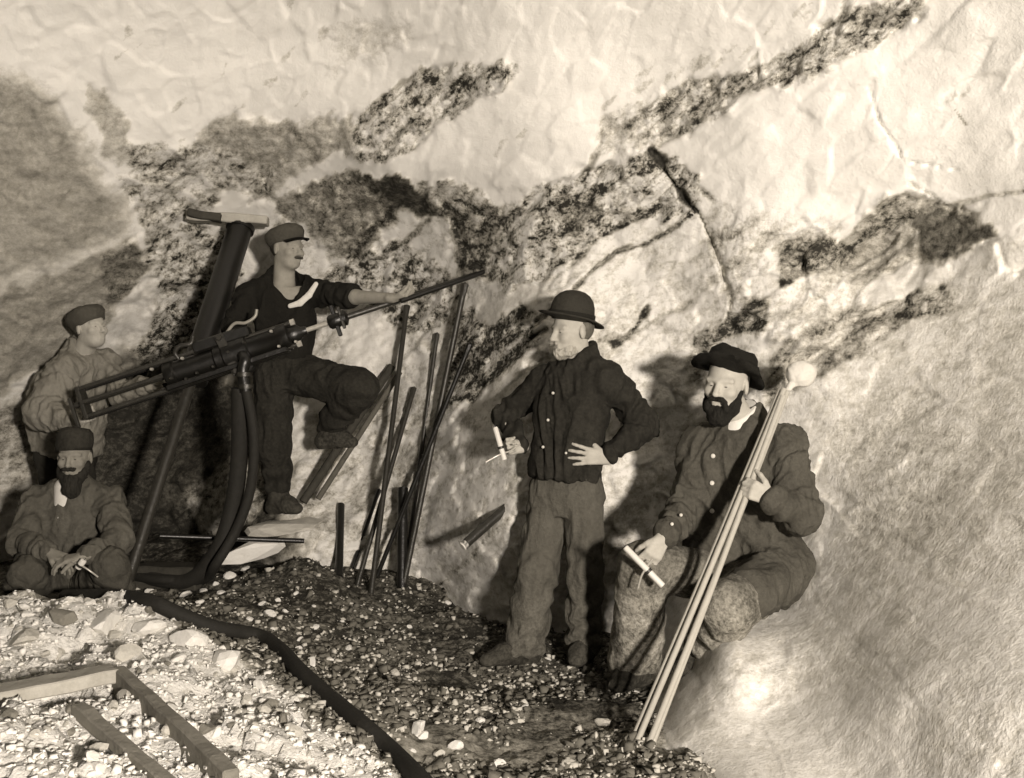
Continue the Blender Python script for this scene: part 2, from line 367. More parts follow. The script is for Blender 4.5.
# ------------------------------------------------------------------ solid modelling by distance fields
def V3(*a): return np.array(a, float)
def nrm(v): v = np.asarray(v, float); return v/np.linalg.norm(v)
class Fld:
    def __init__(s, lo, hi, h):
        s.lo = np.asarray(lo, float); s.h = h
        s.n = np.ceil((np.asarray(hi)-s.lo)/h).astype(int)+1
        s.f = np.full(s.n, 1., np.float32)
    def sub(s, lo, hi):
        a = np.clip(np.floor((np.asarray(lo)-s.lo)/s.h).astype(int), 0, s.n); b = np.clip(np.ceil((np.asarray(hi)-s.lo)/s.h).astype(int)+1, 0, s.n)
        if np.any(b <= a): return None
        ax = [((np.arange(a[i], b[i])*s.h)+s.lo[i]).astype(np.float32) for i in range(3)]
        return (slice(a[0], b[0]), slice(a[1], b[1]), slice(a[2], b[2])), ax[0][:, None, None], ax[1][None, :, None], ax[2][None, None, :]
    def put(s, sl, d, k, op):
        a = s.f[sl]
        if op == 'cut':                              # a minus d, softly
            d = -d; hh = np.maximum(k-np.abs(a-d), 0)/k; s.f[sl] = np.maximum(a, d)+hh*hh*k*.25
        elif op == 'and': s.f[sl] = np.maximum(a, d)
        else:
            hh = np.maximum(k-np.abs(a-d), 0)/k; s.f[sl] = np.minimum(a, d)-hh*hh*k*.25
    def cone(s, a, b, ra, rb, k=.012, op='add', sq=None, wr=None):
        a = np.asarray(a, float); b = np.asarray(b, float); m = max(ra, rb)*(max(1, sq[1]) if sq else 1)+k+.03
        r = s.sub(np.minimum(a, b)-m, np.maximum(a, b)+m)
        if r is None: return
        sl, x, y, z = r; d = b-a; L2 = d@d+1e-12
        t0 = ((x-a[0])*d[0]+(y-a[1])*d[1]+(z-a[2])*d[2])/L2; t = np.clip(t0, 0, 1)
        ex = x-a[0]-t*d[0]; ey = y-a[1]-t*d[1]; ez = z-a[2]-t*d[2]
        if sq:
            n = nrm(sq[0]); q = (ex*n[0]+ey*n[1]+ez*n[2])*(1/sq[1]-1); ex = ex+q*n[0]; ey = ey+q*n[1]; ez = ez+q*n[2]
        R = ra+(rb-ra)*t
        if wr:
            R = R+wr[0]*np.sin(t*math.sqrt(L2)*wr[1]+2.2*np.sin(23*x+5)+1.8*np.sin(19*z+31*y))
        s.put(sl, np.sqrt(ex*ex+ey*ey+ez*ez)-R, k, op)
    def chain(s, pts, rs, k=.012, **kw):
        for i in range(len(pts)-1): s.cone(pts[i], pts[i+1], rs[i], rs[i+1], k, **kw)
    def ell(s, c, rad, fr=None, k=.012, op='add'):
        c = np.asarray(c, float); rad = np.asarray(rad, float); m = rad.max()+k+.03
        r = s.sub(c-m, c+m)
        if r is None: return
        sl, x, y, z = r; x = x-c[0]; y = y-c[1]; z = z-c[2]
        if fr is None: fr = np.eye(3)
        q = [(x*fr[i][0]+y*fr[i][1]+z*fr[i][2])/rad[i] for i in range(3)]
        g = np.sqrt(q[0]**2+q[1]**2+q[2]**2)
        gg = np.sqrt((q[0]/rad[0])**2+(q[1]/rad[1])**2+(q[2]/rad[2])**2)+1e-6
        s.put(sl, g*(g-1)/gg, k, op)
    def loft(s, cs, right, ws, ds, k=.02, op='add', p=2.4):
        cs = np.asarray(cs, float); ax = nrm(cs[-1]-cs[0]); rt = nrm(np.asarray(right)-ax*(np.asarray(right)@ax)); fw = np.cross(ax, rt)
        m = max(max(ws), max(ds))+k+.05
        r = s.sub(cs.min(0)-m, cs.max(0)+m)
        if r is None: return
        sl, x, y, z = r
        T = (x-cs[0][0])*ax[0]+(y-cs[0][1])*ax[1]+(z-cs[0][2])*ax[2]
        ts = (cs-cs[0])@ax; L = ts[-1]
        tt = np.clip(T, 0, L)
        ip = lambda v: np.interp(tt, ts, v)
        ex = x-ip(cs[:, 0]); ey = y-ip(cs[:, 1]); ez = z-ip(cs[:, 2])
        w_ = ip(ws); d_ = ip(ds)
        a = np.abs(ex*rt[0]+ey*rt[1]+ez*rt[2])/w_; b = np.abs(ex*fw[0]+ey*fw[1]+ez*fw[2])/d_
        g = (a**p+b**p)**(1/p)
        dist = (g-1)*np.minimum(w_, d_)
        s.put(sl, np.maximum(dist, np.maximum(-T, T-L)), k, op)
    def half(s, p0, n, k=.01):                       # keep only the side the normal points away from
        n = nrm(n); ax = [(np.arange(s.n[i])*s.h+s.lo[i]).astype(np.float32) for i in range(3)]
        d = (ax[0][:, None, None]-p0[0])*n[0]+(ax[1][None, :, None]-p0[1])*n[1]+(ax[2][None, None, :]-p0[2])*n[2]
        s.f = np.maximum(s.f, d.astype(np.float32))
    def mesh(s):                                     # naive surface nets
        f = s.f; f[0] = f[-1] = 1; f[:, 0] = f[:, -1] = 1; f[:, :, 0] = f[:, :, -1] = 1
        S = f < 0; n = s.n-1
        c = np.zeros(n, np.int8)
        for dx in (0, 1):
            for dy in (0, 1):
                for dz in (0, 1): c += S[dx:n[0]+dx, dy:n[1]+dy, dz:n[2]+dz]
        act = np.argwhere((c > 0) & (c < 8)); I = np.full(n, -1, np.int32); I[tuple(act.T)] = np.arange(len(act))
        acc = np.zeros((len(act), 3)); cnt = np.zeros(len(act))
        for ax in range(3):
            for o1 in (0, 1):
                for o2 in (0, 1):
                    o = np.zeros(3, int); o[(ax+1) % 3] = o1; o[(ax+2) % 3] = o2
                    A = act+o; B = A.copy(); B[:, ax] += 1
                    fa = f[tuple(A.T)].astype(float); fb = f[tuple(B.T)].astype(float); m = (fa < 0) != (fb < 0)
                    t = np.where(m, fa/(fa-fb+1e-12), 0); q = o.astype(float)[None].repeat(len(act), 0); q[:, ax] += t
                    acc += q*m[:, None]; cnt += m
        v = (act+acc/cnt[:, None])*s.h+s.lo
        fs = []
        for ax in range(3):
            b, c2 = (ax+1) % 3, (ax+2) % 3
            sl0 = [slice(None)]*3; sl1 = [slice(None)]*3; sl0[ax] = slice(0, -1); sl1[ax] = slice(1, None)
            a0 = S[tuple(sl0)]; a1 = S[tuple(sl1)]
            for flip, m in ((0, a0 & ~a1), (1, ~a0 & a1)):
                e = np.argwhere(m); e = e[(e[:, b] > 0) & (e[:, c2] > 0)]
                if not len(e): continue
                def at(db, dc):
                    q = e.copy(); q[:, b] -= db; q[:, c2] -= dc; return I[tuple(q.T)]
                q = np.stack([at(1, 1), at(0, 1), at(0, 0), at(1, 0)], 1)
                fs.append(q[:, ::-1] if flip else q)
        return v, np.concatenate(fs)
def vnormals(v, f):
    a, b, c, d = (v[f[:, i]] for i in range(4)); fn = np.cross(c-a, d-b); n = np.zeros_like(v)
    for i in range(4):
        for j in range(3): n[:, j] += np.bincount(f[:, i], fn[:, j], len(v))
    return n/(np.linalg.norm(n, axis=1)[:, None]+1e-12)
def relax(v, f, it=1, lam=.5):
    e = np.concatenate([f[:, [0, 1]], f[:, [1, 2]], f[:, [2, 3]], f[:, [3, 0]]]); e = np.concatenate([e, e[:, ::-1]])
    deg = np.bincount(e[:, 0], minlength=len(v))[:, None]
    for _ in range(it):
        s = np.stack([np.bincount(e[:, 0], v[e[:, 1], j], len(v)) for j in range(3)], 1); v = v+lam*(s/np.maximum(deg, 1)-v)
    return v
def folds(v, f, amp, sc=(10, 10, 6), seed=0., fine=.35):
    n = vnormals(v, f); q = v*np.asarray(sc)+seed
    wq = .8*np.stack([perlin(q[:, 0]*.5, q[:, 1]*.5, q[:, 2]*.5+i*9) for i in range(3)], 1); q = q+wq
    r = 1-2*np.abs(perlin(q[:, 0], q[:, 1], q[:, 2]))
    r2 = 1-2*np.abs(perlin(q[:, 0]*2.3+3, q[:, 1]*2.3, q[:, 2]*2.3))
    return v+n*(amp*(r-.45)+amp*fine*(r2-.45))[:, None]

# ------------------------------------------------------------------ materials of people and gear
def cloth(name, v, dust=.0, grain=160, dustv=.42, low=None, rough=.9, wear=.25):
    s = NT(name); co = s.coords()
    n1 = s.noise(co, 7, 5, .6); n2 = s.noise(co, 60, 4, .7); n3 = s.noise(co, grain, 2, .5)
    t = s.math('MULTIPLY', s.math('ADD', s.math('MULTIPLY', s.math('SUBTRACT', n1, .5), wear*2), 1.), v)
    t = s.math('ADD', t, s.math('MULTIPLY', s.math('SUBTRACT', n2, .5), v*wear*1.4))
    if dust:
        g = s.math('MULTIPLY', s.math('SUBTRACT', s.math('ADD', s.math('MULTIPLY', n1, .5), s.math('MULTIPLY', n2, .7)), .50), 3.2, True)
        if low:                                      # rock dust gathers on the lower legs
            sx = s.n('ShaderNodeSeparateXYZ'); s.l(co, sx.inputs[0])
            mr = s.n('ShaderNodeMapRange'); mr.inputs[1].default_value = low[0]; mr.inputs[2].default_value = low[1]; mr.inputs[3].default_value = 1.; mr.inputs[4].default_value = .12
            s.l(sx.outputs[2], mr.inputs[0]); g = s.math('MULTIPLY', g, mr.outputs[0])
        t = s.math('ADD', t, s.math('MULTIPLY', g, dust*dustv))
    s.l(s.ramp(s.math('MAXIMUM', t, .005), SEPIA), s.b.inputs['Base Color']); s.b.inputs['Roughness'].default_value = rough
    s.b.inputs['Specular IOR Level'].default_value = .12
    s.bump(s.math('ADD', s.math('MULTIPLY', n1, .8), s.math('ADD', s.math('MULTIPLY', n2, .5), s.math('MULTIPLY', n3, .15))), .9, .016)
    return s.m
def plain(name, v, rough=.6, metal=0., var=.3, sc=20, bump=.2, spec=.3):
    s = NT(name); co = s.coords(); n = s.noise(co, sc, 4, .6); n2 = s.noise(co, sc*6, 3, .6)
    t = s.math('MULTIPLY', s.math('ADD', s.math('ADD', s.math('MULTIPLY', s.math('SUBTRACT', n, .5), var*2), s.math('MULTIPLY', s.math('SUBTRACT', n2, .5), var)), 1.), v)
    s.l(s.ramp(s.math('MAXIMUM', t, .004), SEPIA), s.b.inputs['Base Color']); s.b.inputs['Roughness'].default_value = rough; s.b.inputs['Metallic'].default_value = metal
    s.b.inputs['Specular IOR Level'].default_value = spec
    s.bump(s.math('ADD', n, s.math('MULTIPLY', n2, .4)), bump, .01)
    return s.m
def hairm(name, v):
    s = NT(name); co = s.coords((1, 1, .25)); n = s.noise(co, 120, 3, .6); n1 = s.noise(co, 30, 3, .6)
    t = s.math('MULTIPLY', s.math('ADD', s.math('MULTIPLY', n, .9), s.math('MULTIPLY', n1, .9)), v*1.1)
    s.l(s.ramp(t, SEPIA), s.b.inputs['Base Color']); s.b.inputs['Roughness'].default_value = .85; s.b.inputs['Specular IOR Level'].default_value = .15
    s.bump(s.math('ADD', n, n1), .9, .008); return s.m
M = {}
M['skin'] = plain('skin', .38, .7, 0, .22, 30, .25, .2); M['skin_dark'] = plain('darker_skin', .21, .7, 0, .3, 30, .25, .2)  # skin, and a darker tone of it
M['skin_mid'] = plain('middle_skin', .27, .7, 0, .25, 30, .25, .2); M['eye'] = plain('dark_eye', .03, .3); M['button'] = plain('pale_button', .5, .4); M['boot'] = cloth('boot_leather', .03, .6, 60, .1)  # skin in a middle tone, then eyes, buttons and boots
M['white_cloth'] = plain('white_cloth', .62, .9, 0, .12, 30, .4, .1)
M['iron'] = plain('black_iron', .006, .36, .0, .6, 25, .25, .55); M['steel'] = plain('worn_steel', .035, .38, .2, .5, 30, .3, .5); M['bright'] = plain('bright_steel', .45, .3, .3, .2, 30, .1, .5)
M['rubber'] = plain('rubber_hose', .018, .75, 0, .4, 30, .5, .25); M['candle'] = plain('tallow_candle', .60, .5, 0, .05, 20, .1, .3)

class Person:
    def __init__(s, label, base, skin='skin'):
        s.label = label; s.base = np.asarray(base, float); s.parts = []; s.skin = M[skin]
    def add(s, name, vf, mat, label=None, parent=None): s.parts.append((name, vf, mat, label, parent))
    def finish(s):
        root = None; made = {}
        for name, (v, f), mat, label, par in s.parts:
            v = np.asarray(v, float)-s.base
            o = mesh_obj(name, v, np.asarray(f), mat, made.get(par, root) if root else None)
            if root is None: root = o; o.location = s.base
            made[name] = o
            if label: o['label'] = label
        tag(root, s.label, 'person', 'miners posing for the photograph'); return root
def bounds(pts, m): pts = np.asarray(pts); return pts.min(0)-m, pts.max(0)+m

def head_frame(Fw, up=(0, 0, 1)):
    Fw = nrm(Fw); L = nrm(np.cross(up, Fw)); Uv = np.cross(Fw, L); return np.array([Fw, L, Uv])
def add_head(fl, c, fr, neck, s=1.):
    p = lambda a, b, d: c+s*(a*fr[0]+b*fr[1]+d*fr[2])
    fl.ell(p(-.012, 0, .035), V3(.098, .078, .088)*s, fr, .02)
    fl.ell(p(.028, 0, -.03), V3(.066, .064, .085)*s, fr, .03)
    fl.ell(p(.045, 0, -.088), V3(.042, .042, .028)*s, fr, .03)
    for e in (-1, 1):
        fl.ell(p(.068, e*.042, -.024), V3(.022, .024, .022)*s, fr, .02)
        fl.cone(p(.085, e*.012, .022), p(.074, e*.05, .022), .011*s, .010*s, .012)
        fl.ell(p(.098, e*.032, .002), V3(.017, .016, .011)*s, fr, .012, 'cut')
        fl.ell(p(.074, e*.031, .001), V3(.0135, .0135, .0125)*s, fr, .004)
        fl.ell(p(-.006, e*.080, -.006), V3(.020, .010, .033)*s, nrmfr(fr, e), .006)
        fl.cone(p(.100, e*.010, -.034), p(.094, e*.014, -.034), .008*s, .007*s, .006)
    fl.cone(p(.090, 0, .014), p(.113, 0, -.030), .0085*s, .0125*s, .010)
    fl.cone(p(.090, -.016, -.058), p(.090, .016, -.058), .008*s, .008*s, .008)
    fl.cone(p(.088, -.014, -.072), p(.088, .014, -.072), .009*s, .009*s, .008)
    fl.cone(p(.101, -.02, -.0645), p(.101, .02, -.0645), .004*s, .004*s, .004, 'cut')
    fl.cone(p(-.018, 0, -.06), neck, .058*s, .064*s, .025)
def nrmfr(fr, e):
    a = nrm(fr[1]+e*.35*fr[0]*-1); return np.array([nrm(fr[0]+e*.35*fr[1]), a, fr[2]])
def eyes(per, c, fr, s=1.):
    for e in (-1, 1):
        q = c+s*(.0838*fr[0]+e*.0305*fr[1]-.001*fr[2])
        fl = Fld(q-.014, q+.014, .003); fl.ell(q, V3(.0045, .0085, .0032)*s, fr, .002); per.add('eye', fl.mesh(), M['eye'])
def rotax(v, ax, a):
    ax = nrm(ax); return v*math.cos(a)+np.cross(ax, v)*math.sin(a)+ax*(ax@v)*(1-math.cos(a))
def add_hand(fl, wrist, d, pn, side, curl=(25, 30, 20), spread=4, thumb=(35, 10), s=1., curls=None, k=.005):
    d = nrm(d); pn = nrm(np.asarray(pn)-d*(np.asarray(pn)@d)); th = side*np.cross(d, pn)
    wrist = np.asarray(wrist, float)
    offs = (.030, .0105, -.0100, -.029); L = ((.042, .026, .021), (.047, .029, .022), (.043, .027, .021), (.033, .021, .019))
    for i in range(4):
        kn = wrist+s*(d*(.088-.004*abs(i-1.2))+th*offs[i])
        fl.cone(wrist+s*(d*.008+th*offs[i]*.55), kn, .0155*s, .0115*s, .010)
        c = curls[i] if curls else curl
        dv = rotax(d, pn, 0)+th*math.sin(math.radians(spread*(1.5-i))); dv = nrm(dv); p0 = kn
        for j in range(3):
            dv = rotax(dv, np.cross(dv, pn), math.radians(c[j])); p1 = p0+dv*L[i][j]*s
            fl.cone(p0, p1, (.0098-.0010*j)*s, (.0090-.0010*j)*s, k); p0 = p1
    b = wrist+s*(d*.02+th*.020); dv = nrm(d*math.cos(math.radians(thumb[0]))+th*math.sin(math.radians(thumb[0]))+pn*.25); p0 = b
    for j, (l, r0, r1) in enumerate(((.044, .0145, .012), (.033, .0118, .0105), (.027, .0105, .0085))):
        p1 = p0+dv*l*s; fl.cone(p0, p1, r0*s, r1*s, k); p0 = p1
        dv = rotax(dv, np.cross(dv, pn), math.radians(thumb[1]))
        dv = nrm(dv-th*math.sin(math.radians(thumb[1]))*.8)
    fl.cone(wrist-d*.02*s, wrist+d*.02*s, .027*s, .026*s, .012, sq=(pn, .72))
def lathe(c, fr, prof, sx=1., sy=1., n=40, dz=None, noise=0., seed=0., tilt=0):
    # profile (radius, height) turned round fr[2]; sx scales front to back, sy side to side
    v = []; f = []
    for r, z in prof:
        for i in range(n):
            a = 2*math.pi*i/n; zz = z+(dz(a, r) if dz else 0)
            v.append(c+fr[0]*r*sx*math.cos(a)+fr[1]*r*sy*math.sin(a)+fr[2]*zz)
    m = len(prof)
    for j in range(m-1):
        for i in range(n): f.append((j*n+i, j*n+(i+1) % n, (j+1)*n+(i+1) % n, (j+1)*n+i))
    v = np.array(v); f = np.array(f)
    if noise:
        nn = vnormals(v, f); v = v+nn*(noise*fbm(v[:, 0]*9+seed, v[:, 1]*9, v[:, 2]*9, 3))[:, None]
    return v, f
def shoe(per, ankle, toe, mat, w=.044, hgt=.085, name='boot', shaft=None, sole=True):
    a = np.asarray(ankle, float); t = np.asarray(toe, float); dv = nrm(t-a); hz = nrm(V3(dv[0], dv[1], dv[2]*.3))
    side = np.cross(hz, (0, 0, 1)); zz = t[2]
    pts = [a, t, a-hz*.07]; lo, hi = bounds(pts, .14); fl = Fld(lo, hi, .007)
    heel = V3(a[0], a[1], a[2])-hz*.035; heel[2] = max(a[2]-.075, zz-.0)
    fl.cone(a+V3(0, 0, .06), a, .058, .052, .02)
    fl.cone(a, heel+V3(0, 0, .015), .052, .045, .02)
    mid = heel*.45+t*.55+V3(0, 0, .03); fl.cone(a+hz*.01, mid, .05, .045, .03); fl.cone(heel+V3(0, 0, .01), mid, .042, .046, .03); fl.cone(mid, t-hz*.035+V3(0, 0, .008), .047, .040, .03, sq=(V3(0, 0, 1), .8))
    fl.half((0, 0, min(heel[2], zz)-.03), (0, 0, -1))
    v, f = fl.mesh(); per.add(name, (folds(v, f, .004, (18, 18, 18)), f), mat)

# ------------------------------------------------------------------ the miners
def limb_trousers(fl, hip, knee, ankle, rs, wr=.006):
    hip, knee, ankle = map(np.asarray, (hip, knee, ankle))
    fl.cone(hip, knee, rs[0], rs[1], .03, wr=(wr*.6, 38)); fl.cone(knee, ankle, rs[1], rs[2], .03, wr=(wr, 55))
def body_field(joints, m=.16, h=.006):
    lo, hi = bounds(joints, m); return Fld(lo, hi, h)
def trunk(fl, N, C, Pv, SL, SR, HL, HR, g=0.):
    rt = SL-SR
    fl.loft([Pv, (Pv+C)/2, C, N*.75+C*.25], rt, [.155+g, .145+g, .165+g, .10+g], [.105+g, .10+g, .115+g, .075+g])
    fl.cone(SL, SR, .055+g, .055+g, .04)
    fl.cone(N, (SL+SR)/2, .058+g, .06+g, .04)
    fl.cone(HL, HR, .09+g, .09+g, .04)
def person_body(J, hand_fn, hfr, s=1.):
    pts = [J[k] for k in J]; fl = body_field(pts)
    trunk(fl, J['N'], J['C'], J['P'], J['SL'], J['SR'], J['HL'], J['HR'], -.012)
    for q in 'LR':
        fl.chain([J['S'+q], J['E'+q], J['W'+q]], [.048, .040, .027], .02)
        fl.chain([J['H'+q], J['K'+q], J['A'+q], J['A'+q]*.45+J['T'+q]*.55], [.078, .055, .036, .022], .02)
    add_head(fl, J['head'], hfr, J['N'], s); hand_fn(fl); return fl.mesh()
def sleeve(fl, S, E, W, r=(.068, .058, .044), wr=.006, end=None):
    fl.chain([S, E], [r[0], r[1]], .03, wr=(wr, 60)); fl.cone(E, W if end is None else end, r[1], r[2], .02, wr=(wr, 75))
def box_bm(size, bev=.0):
    bm = bmesh.new(); bmesh.ops.create_cube(bm, size=1); bmesh.ops.scale(bm, vec=size, verts=bm.verts)
    if bev: bmesh.ops.bevel(bm, geom=bm.edges[:], offset=bev, segments=2, affect='EDGES')
    return bm
def disc_button(per, p, n, r=.009, par=None):
    n = nrm(n); fr = np.array([nrm(np.cross(n, (0.1, .2, 1))), None, n], dtype=object)
    a = nrm(np.cross(n, (0.1, .2, 1))); b = np.cross(n, a)
    per.add('button', lathe(np.asarray(p), np.array([a, b, n]), [(.0005, .004), (r*.8, .004), (r, .002), (r, -.002), (.0005, -.004)], n=12), M['button'], None, par)
def surf_hit(vf, o, d):                              # where a ray first meets a built surface, to sew buttons on
    v = vf[0]; d = nrm(d); q = v-o; t = q@d; r = np.linalg.norm(q-t[:, None]*d, axis=1); m = r < .022
    return o+d*(t[m].min() if m.any() else 0)
TOCAM = lambda p: nrm(V3(0, 0, H)-np.asarray(p))
def button_px(per, vf, px, py, r=.009, par='jacket'):
    o = V3(0, 0, H); d = nrm(P(px, py, 1)-o); p = surf_hit(vf, o, d); disc_button(per, p+TOCAM(p)*.002, TOCAM(p), r, par)

def standing_man():
    J = dict(head=P(572,331,4.93), N=P(577,362,4.97), C=P(572,412,4.96), P=P(566,480,4.96), SL=P(611,383,4.88), SR=P(545,382,5.06), EL=P(646,424,4.95), WL=P(607,458,4.79),
             ER=P(505,418,5.10), WR=P(521,447,4.95), HL=P(583,492,4.92), HR=P(550,492,5.0), KL=P(585,572,4.88), KR=P(537,572,4.94), AL=P(583,648,4.92), AR=P(524,647,4.97), TL=P(574,664,4.78), TR=P(481,663,4.88))
    per = Person('standing man in a domed felt hat and dark jacket, hand on his hip', P(555, 668, 4.93))
    fr = head_frame((-.86, -.50, -.10), (.10, .0, 1))
    def hands(fl):
        add_hand(fl, J['WL'], (-.95, -.02, .10), (.15, 1, -.1), -1, (6, 10, 8), 9, (38, 2), 1.0)
        add_hand(fl, J['WR'], (-.75, -.55, .0), (.55, -.75, .3), 1, (60, 75, 45), 2, (20, 25), .95)
    body = person_body(J, hands, fr); per.add('person', body, per.skin); eyes(per, J['head'], fr)
    # jacket
    lo, hi = bounds([J[k] for k in ('N', 'SL', 'SR', 'EL', 'ER', 'WL', 'WR', 'P')], .17); fl = Fld(lo, hi, .0075)
    rt = J['SL']-J['SR']
    fl.loft([P(565,479,4.96), P(566,468,4.96), P(568,440,4.95), J['C'], P(575,385,4.97), P(577,368,4.97)], rt, [.172, .172, .175, .185, .165, .10], [.135, .135, .135, .14, .115, .08], .03)
    fl.cone(J['SL']-V3(.01, 0, 0), J['SR'], .066, .066, .05); fl.cone(P(581,345,4.97), P(577,376,4.97), .068, .11, .04); fl.cone(P(580,357,4.97), J['SL'], .06, .062, .05); fl.cone(P(578,357,4.97), J['SR'], .06, .062, .05)
    sleeve(fl, J['SL'], J['EL'], J['WL'], (.072, .066, .043), .008, J['WL']*.9+J['EL']*.1); sleeve(fl, J['SR'], J['ER'], J['WR'], (.07, .06, .042), .008, J['WR']*.85+J['ER']*.15)
    fl.half(P(573,356,4.93), (-.50, -.22, 1))
    v, f = fl.mesh(); v = folds(relax(v, f, 1), f, .020, (9, 9, 4), 2., .5); jk = (v, f)
    per.add('jacket', jk, cloth('black_jacket', .022, .25, 160, .05, wear=.4))
    # trousers
    lo, hi = bounds([J[k] for k in ('P', 'HL', 'HR', 'KL', 'KR', 'AL', 'AR')], .2); fl = Fld(lo, hi, .0075)
    fl.loft([P(565,515,4.96), P(566,495,4.96), P(566,470,4.96)], rt, [.13, .158, .140], [.10, .122, .105], .06, p=2)
    limb_trousers(fl, J['HL'], J['KL'], J['AL']+V3(0, 0, .01), (.098, .082, .075), .008); limb_trousers(fl, J['HR'], J['KR'], J['AR']+V3(0, 0, .0), (.10, .096, .092), .008)
    fl.half(P(550,656,4.93), (0, 0, -1))
    v, f = fl.mesh(); v = folds(relax(v, f, 1), f, .012, (10, 10, 3.5), 5.)
    per.add('trousers', (v, f), cloth('work_trousers', .085, .8, 160, .2, (-.3, .5)))
    shoe(per, J['AL'], J['TL'], M['boot']); shoe(per, J['AR'], J['TR'], M['boot'])
    # hat: tall dome, brim dipping at the back
    hf = head_frame((-.86, -.50, .10), (.22, .0, 1)); c = J['head']+fr[2]*.055
    prof = [(.086, -.008), (.094, .0), (.120, .002), (.146, .004), (.150, .008), (.146, .011), (.120, .010), (.100, .012), (.099, .035), (.095, .065), (.085, .093), (.067, .116), (.045, .130), (.022, .137), (.001, .139)]
    per.add('hat', lathe(c, hf, prof, 1.10, .98, 48, lambda a, r: (-.03*math.cos(a-math.pi) if False else .012*math.cos(a))*max(0, r-.1)/.05-.02*max(0, -math.cos(a))*max(0, r-.1)/.05, .003, 3.), cloth('brown_felt', .032, .2, 200, .04, wear=.2))
    per.add('hat_band', lathe(c, hf, [(.1005, .011), (.1045, .013), (.1045, .030), (.1005, .033)], 1.10, .98, 48), cloth('hat_ribbon', .018), None, 'hat')
    # short grey beard and cropped hair
    fl = Fld(J['head']-.16, J['head']+.16, .005); p = lambda a, b, d: J['head']+a*fr[0]+b*fr[1]+d*fr[2]
    fl.ell(p(.068, 0, -.098), (.040, .040, .034), fr, .02); fl.ell(p(.04, .045, -.085), (.035, .018, .03), fr, .02); fl.ell(p(.04, -.045, -.085), (.035, .018, .03), fr, .02)
    fl.cone(p(.103, -.022, -.050), p(.103, .022, -.050), .008, .008, .01)
    v, f = fl.mesh(); per.add('beard', (folds(v, f, .006, (30, 30, 20)), f), hairm('grey_beard', .33))
    fl = Fld(J['head']-.16, J['head']+.16, .006); fl.ell(p(-.022, 0, .02), (.093, .081, .085), fr, .01); fl.half(p(.0, 0, 0), fr[0]*1.+fr[2]*.2); fl.ell(p(0, .08, -.01), (.03, .03, .04), fr, .01, 'cut')
    per.add('hair', fl.mesh(), hairm('grey_hair', .12))
    for q in ((553,393),(548,420),(543,447)): button_px(per, jk, *q, .007)
    button_px(per, jk, 566, 453, .006)
    return per.finish()

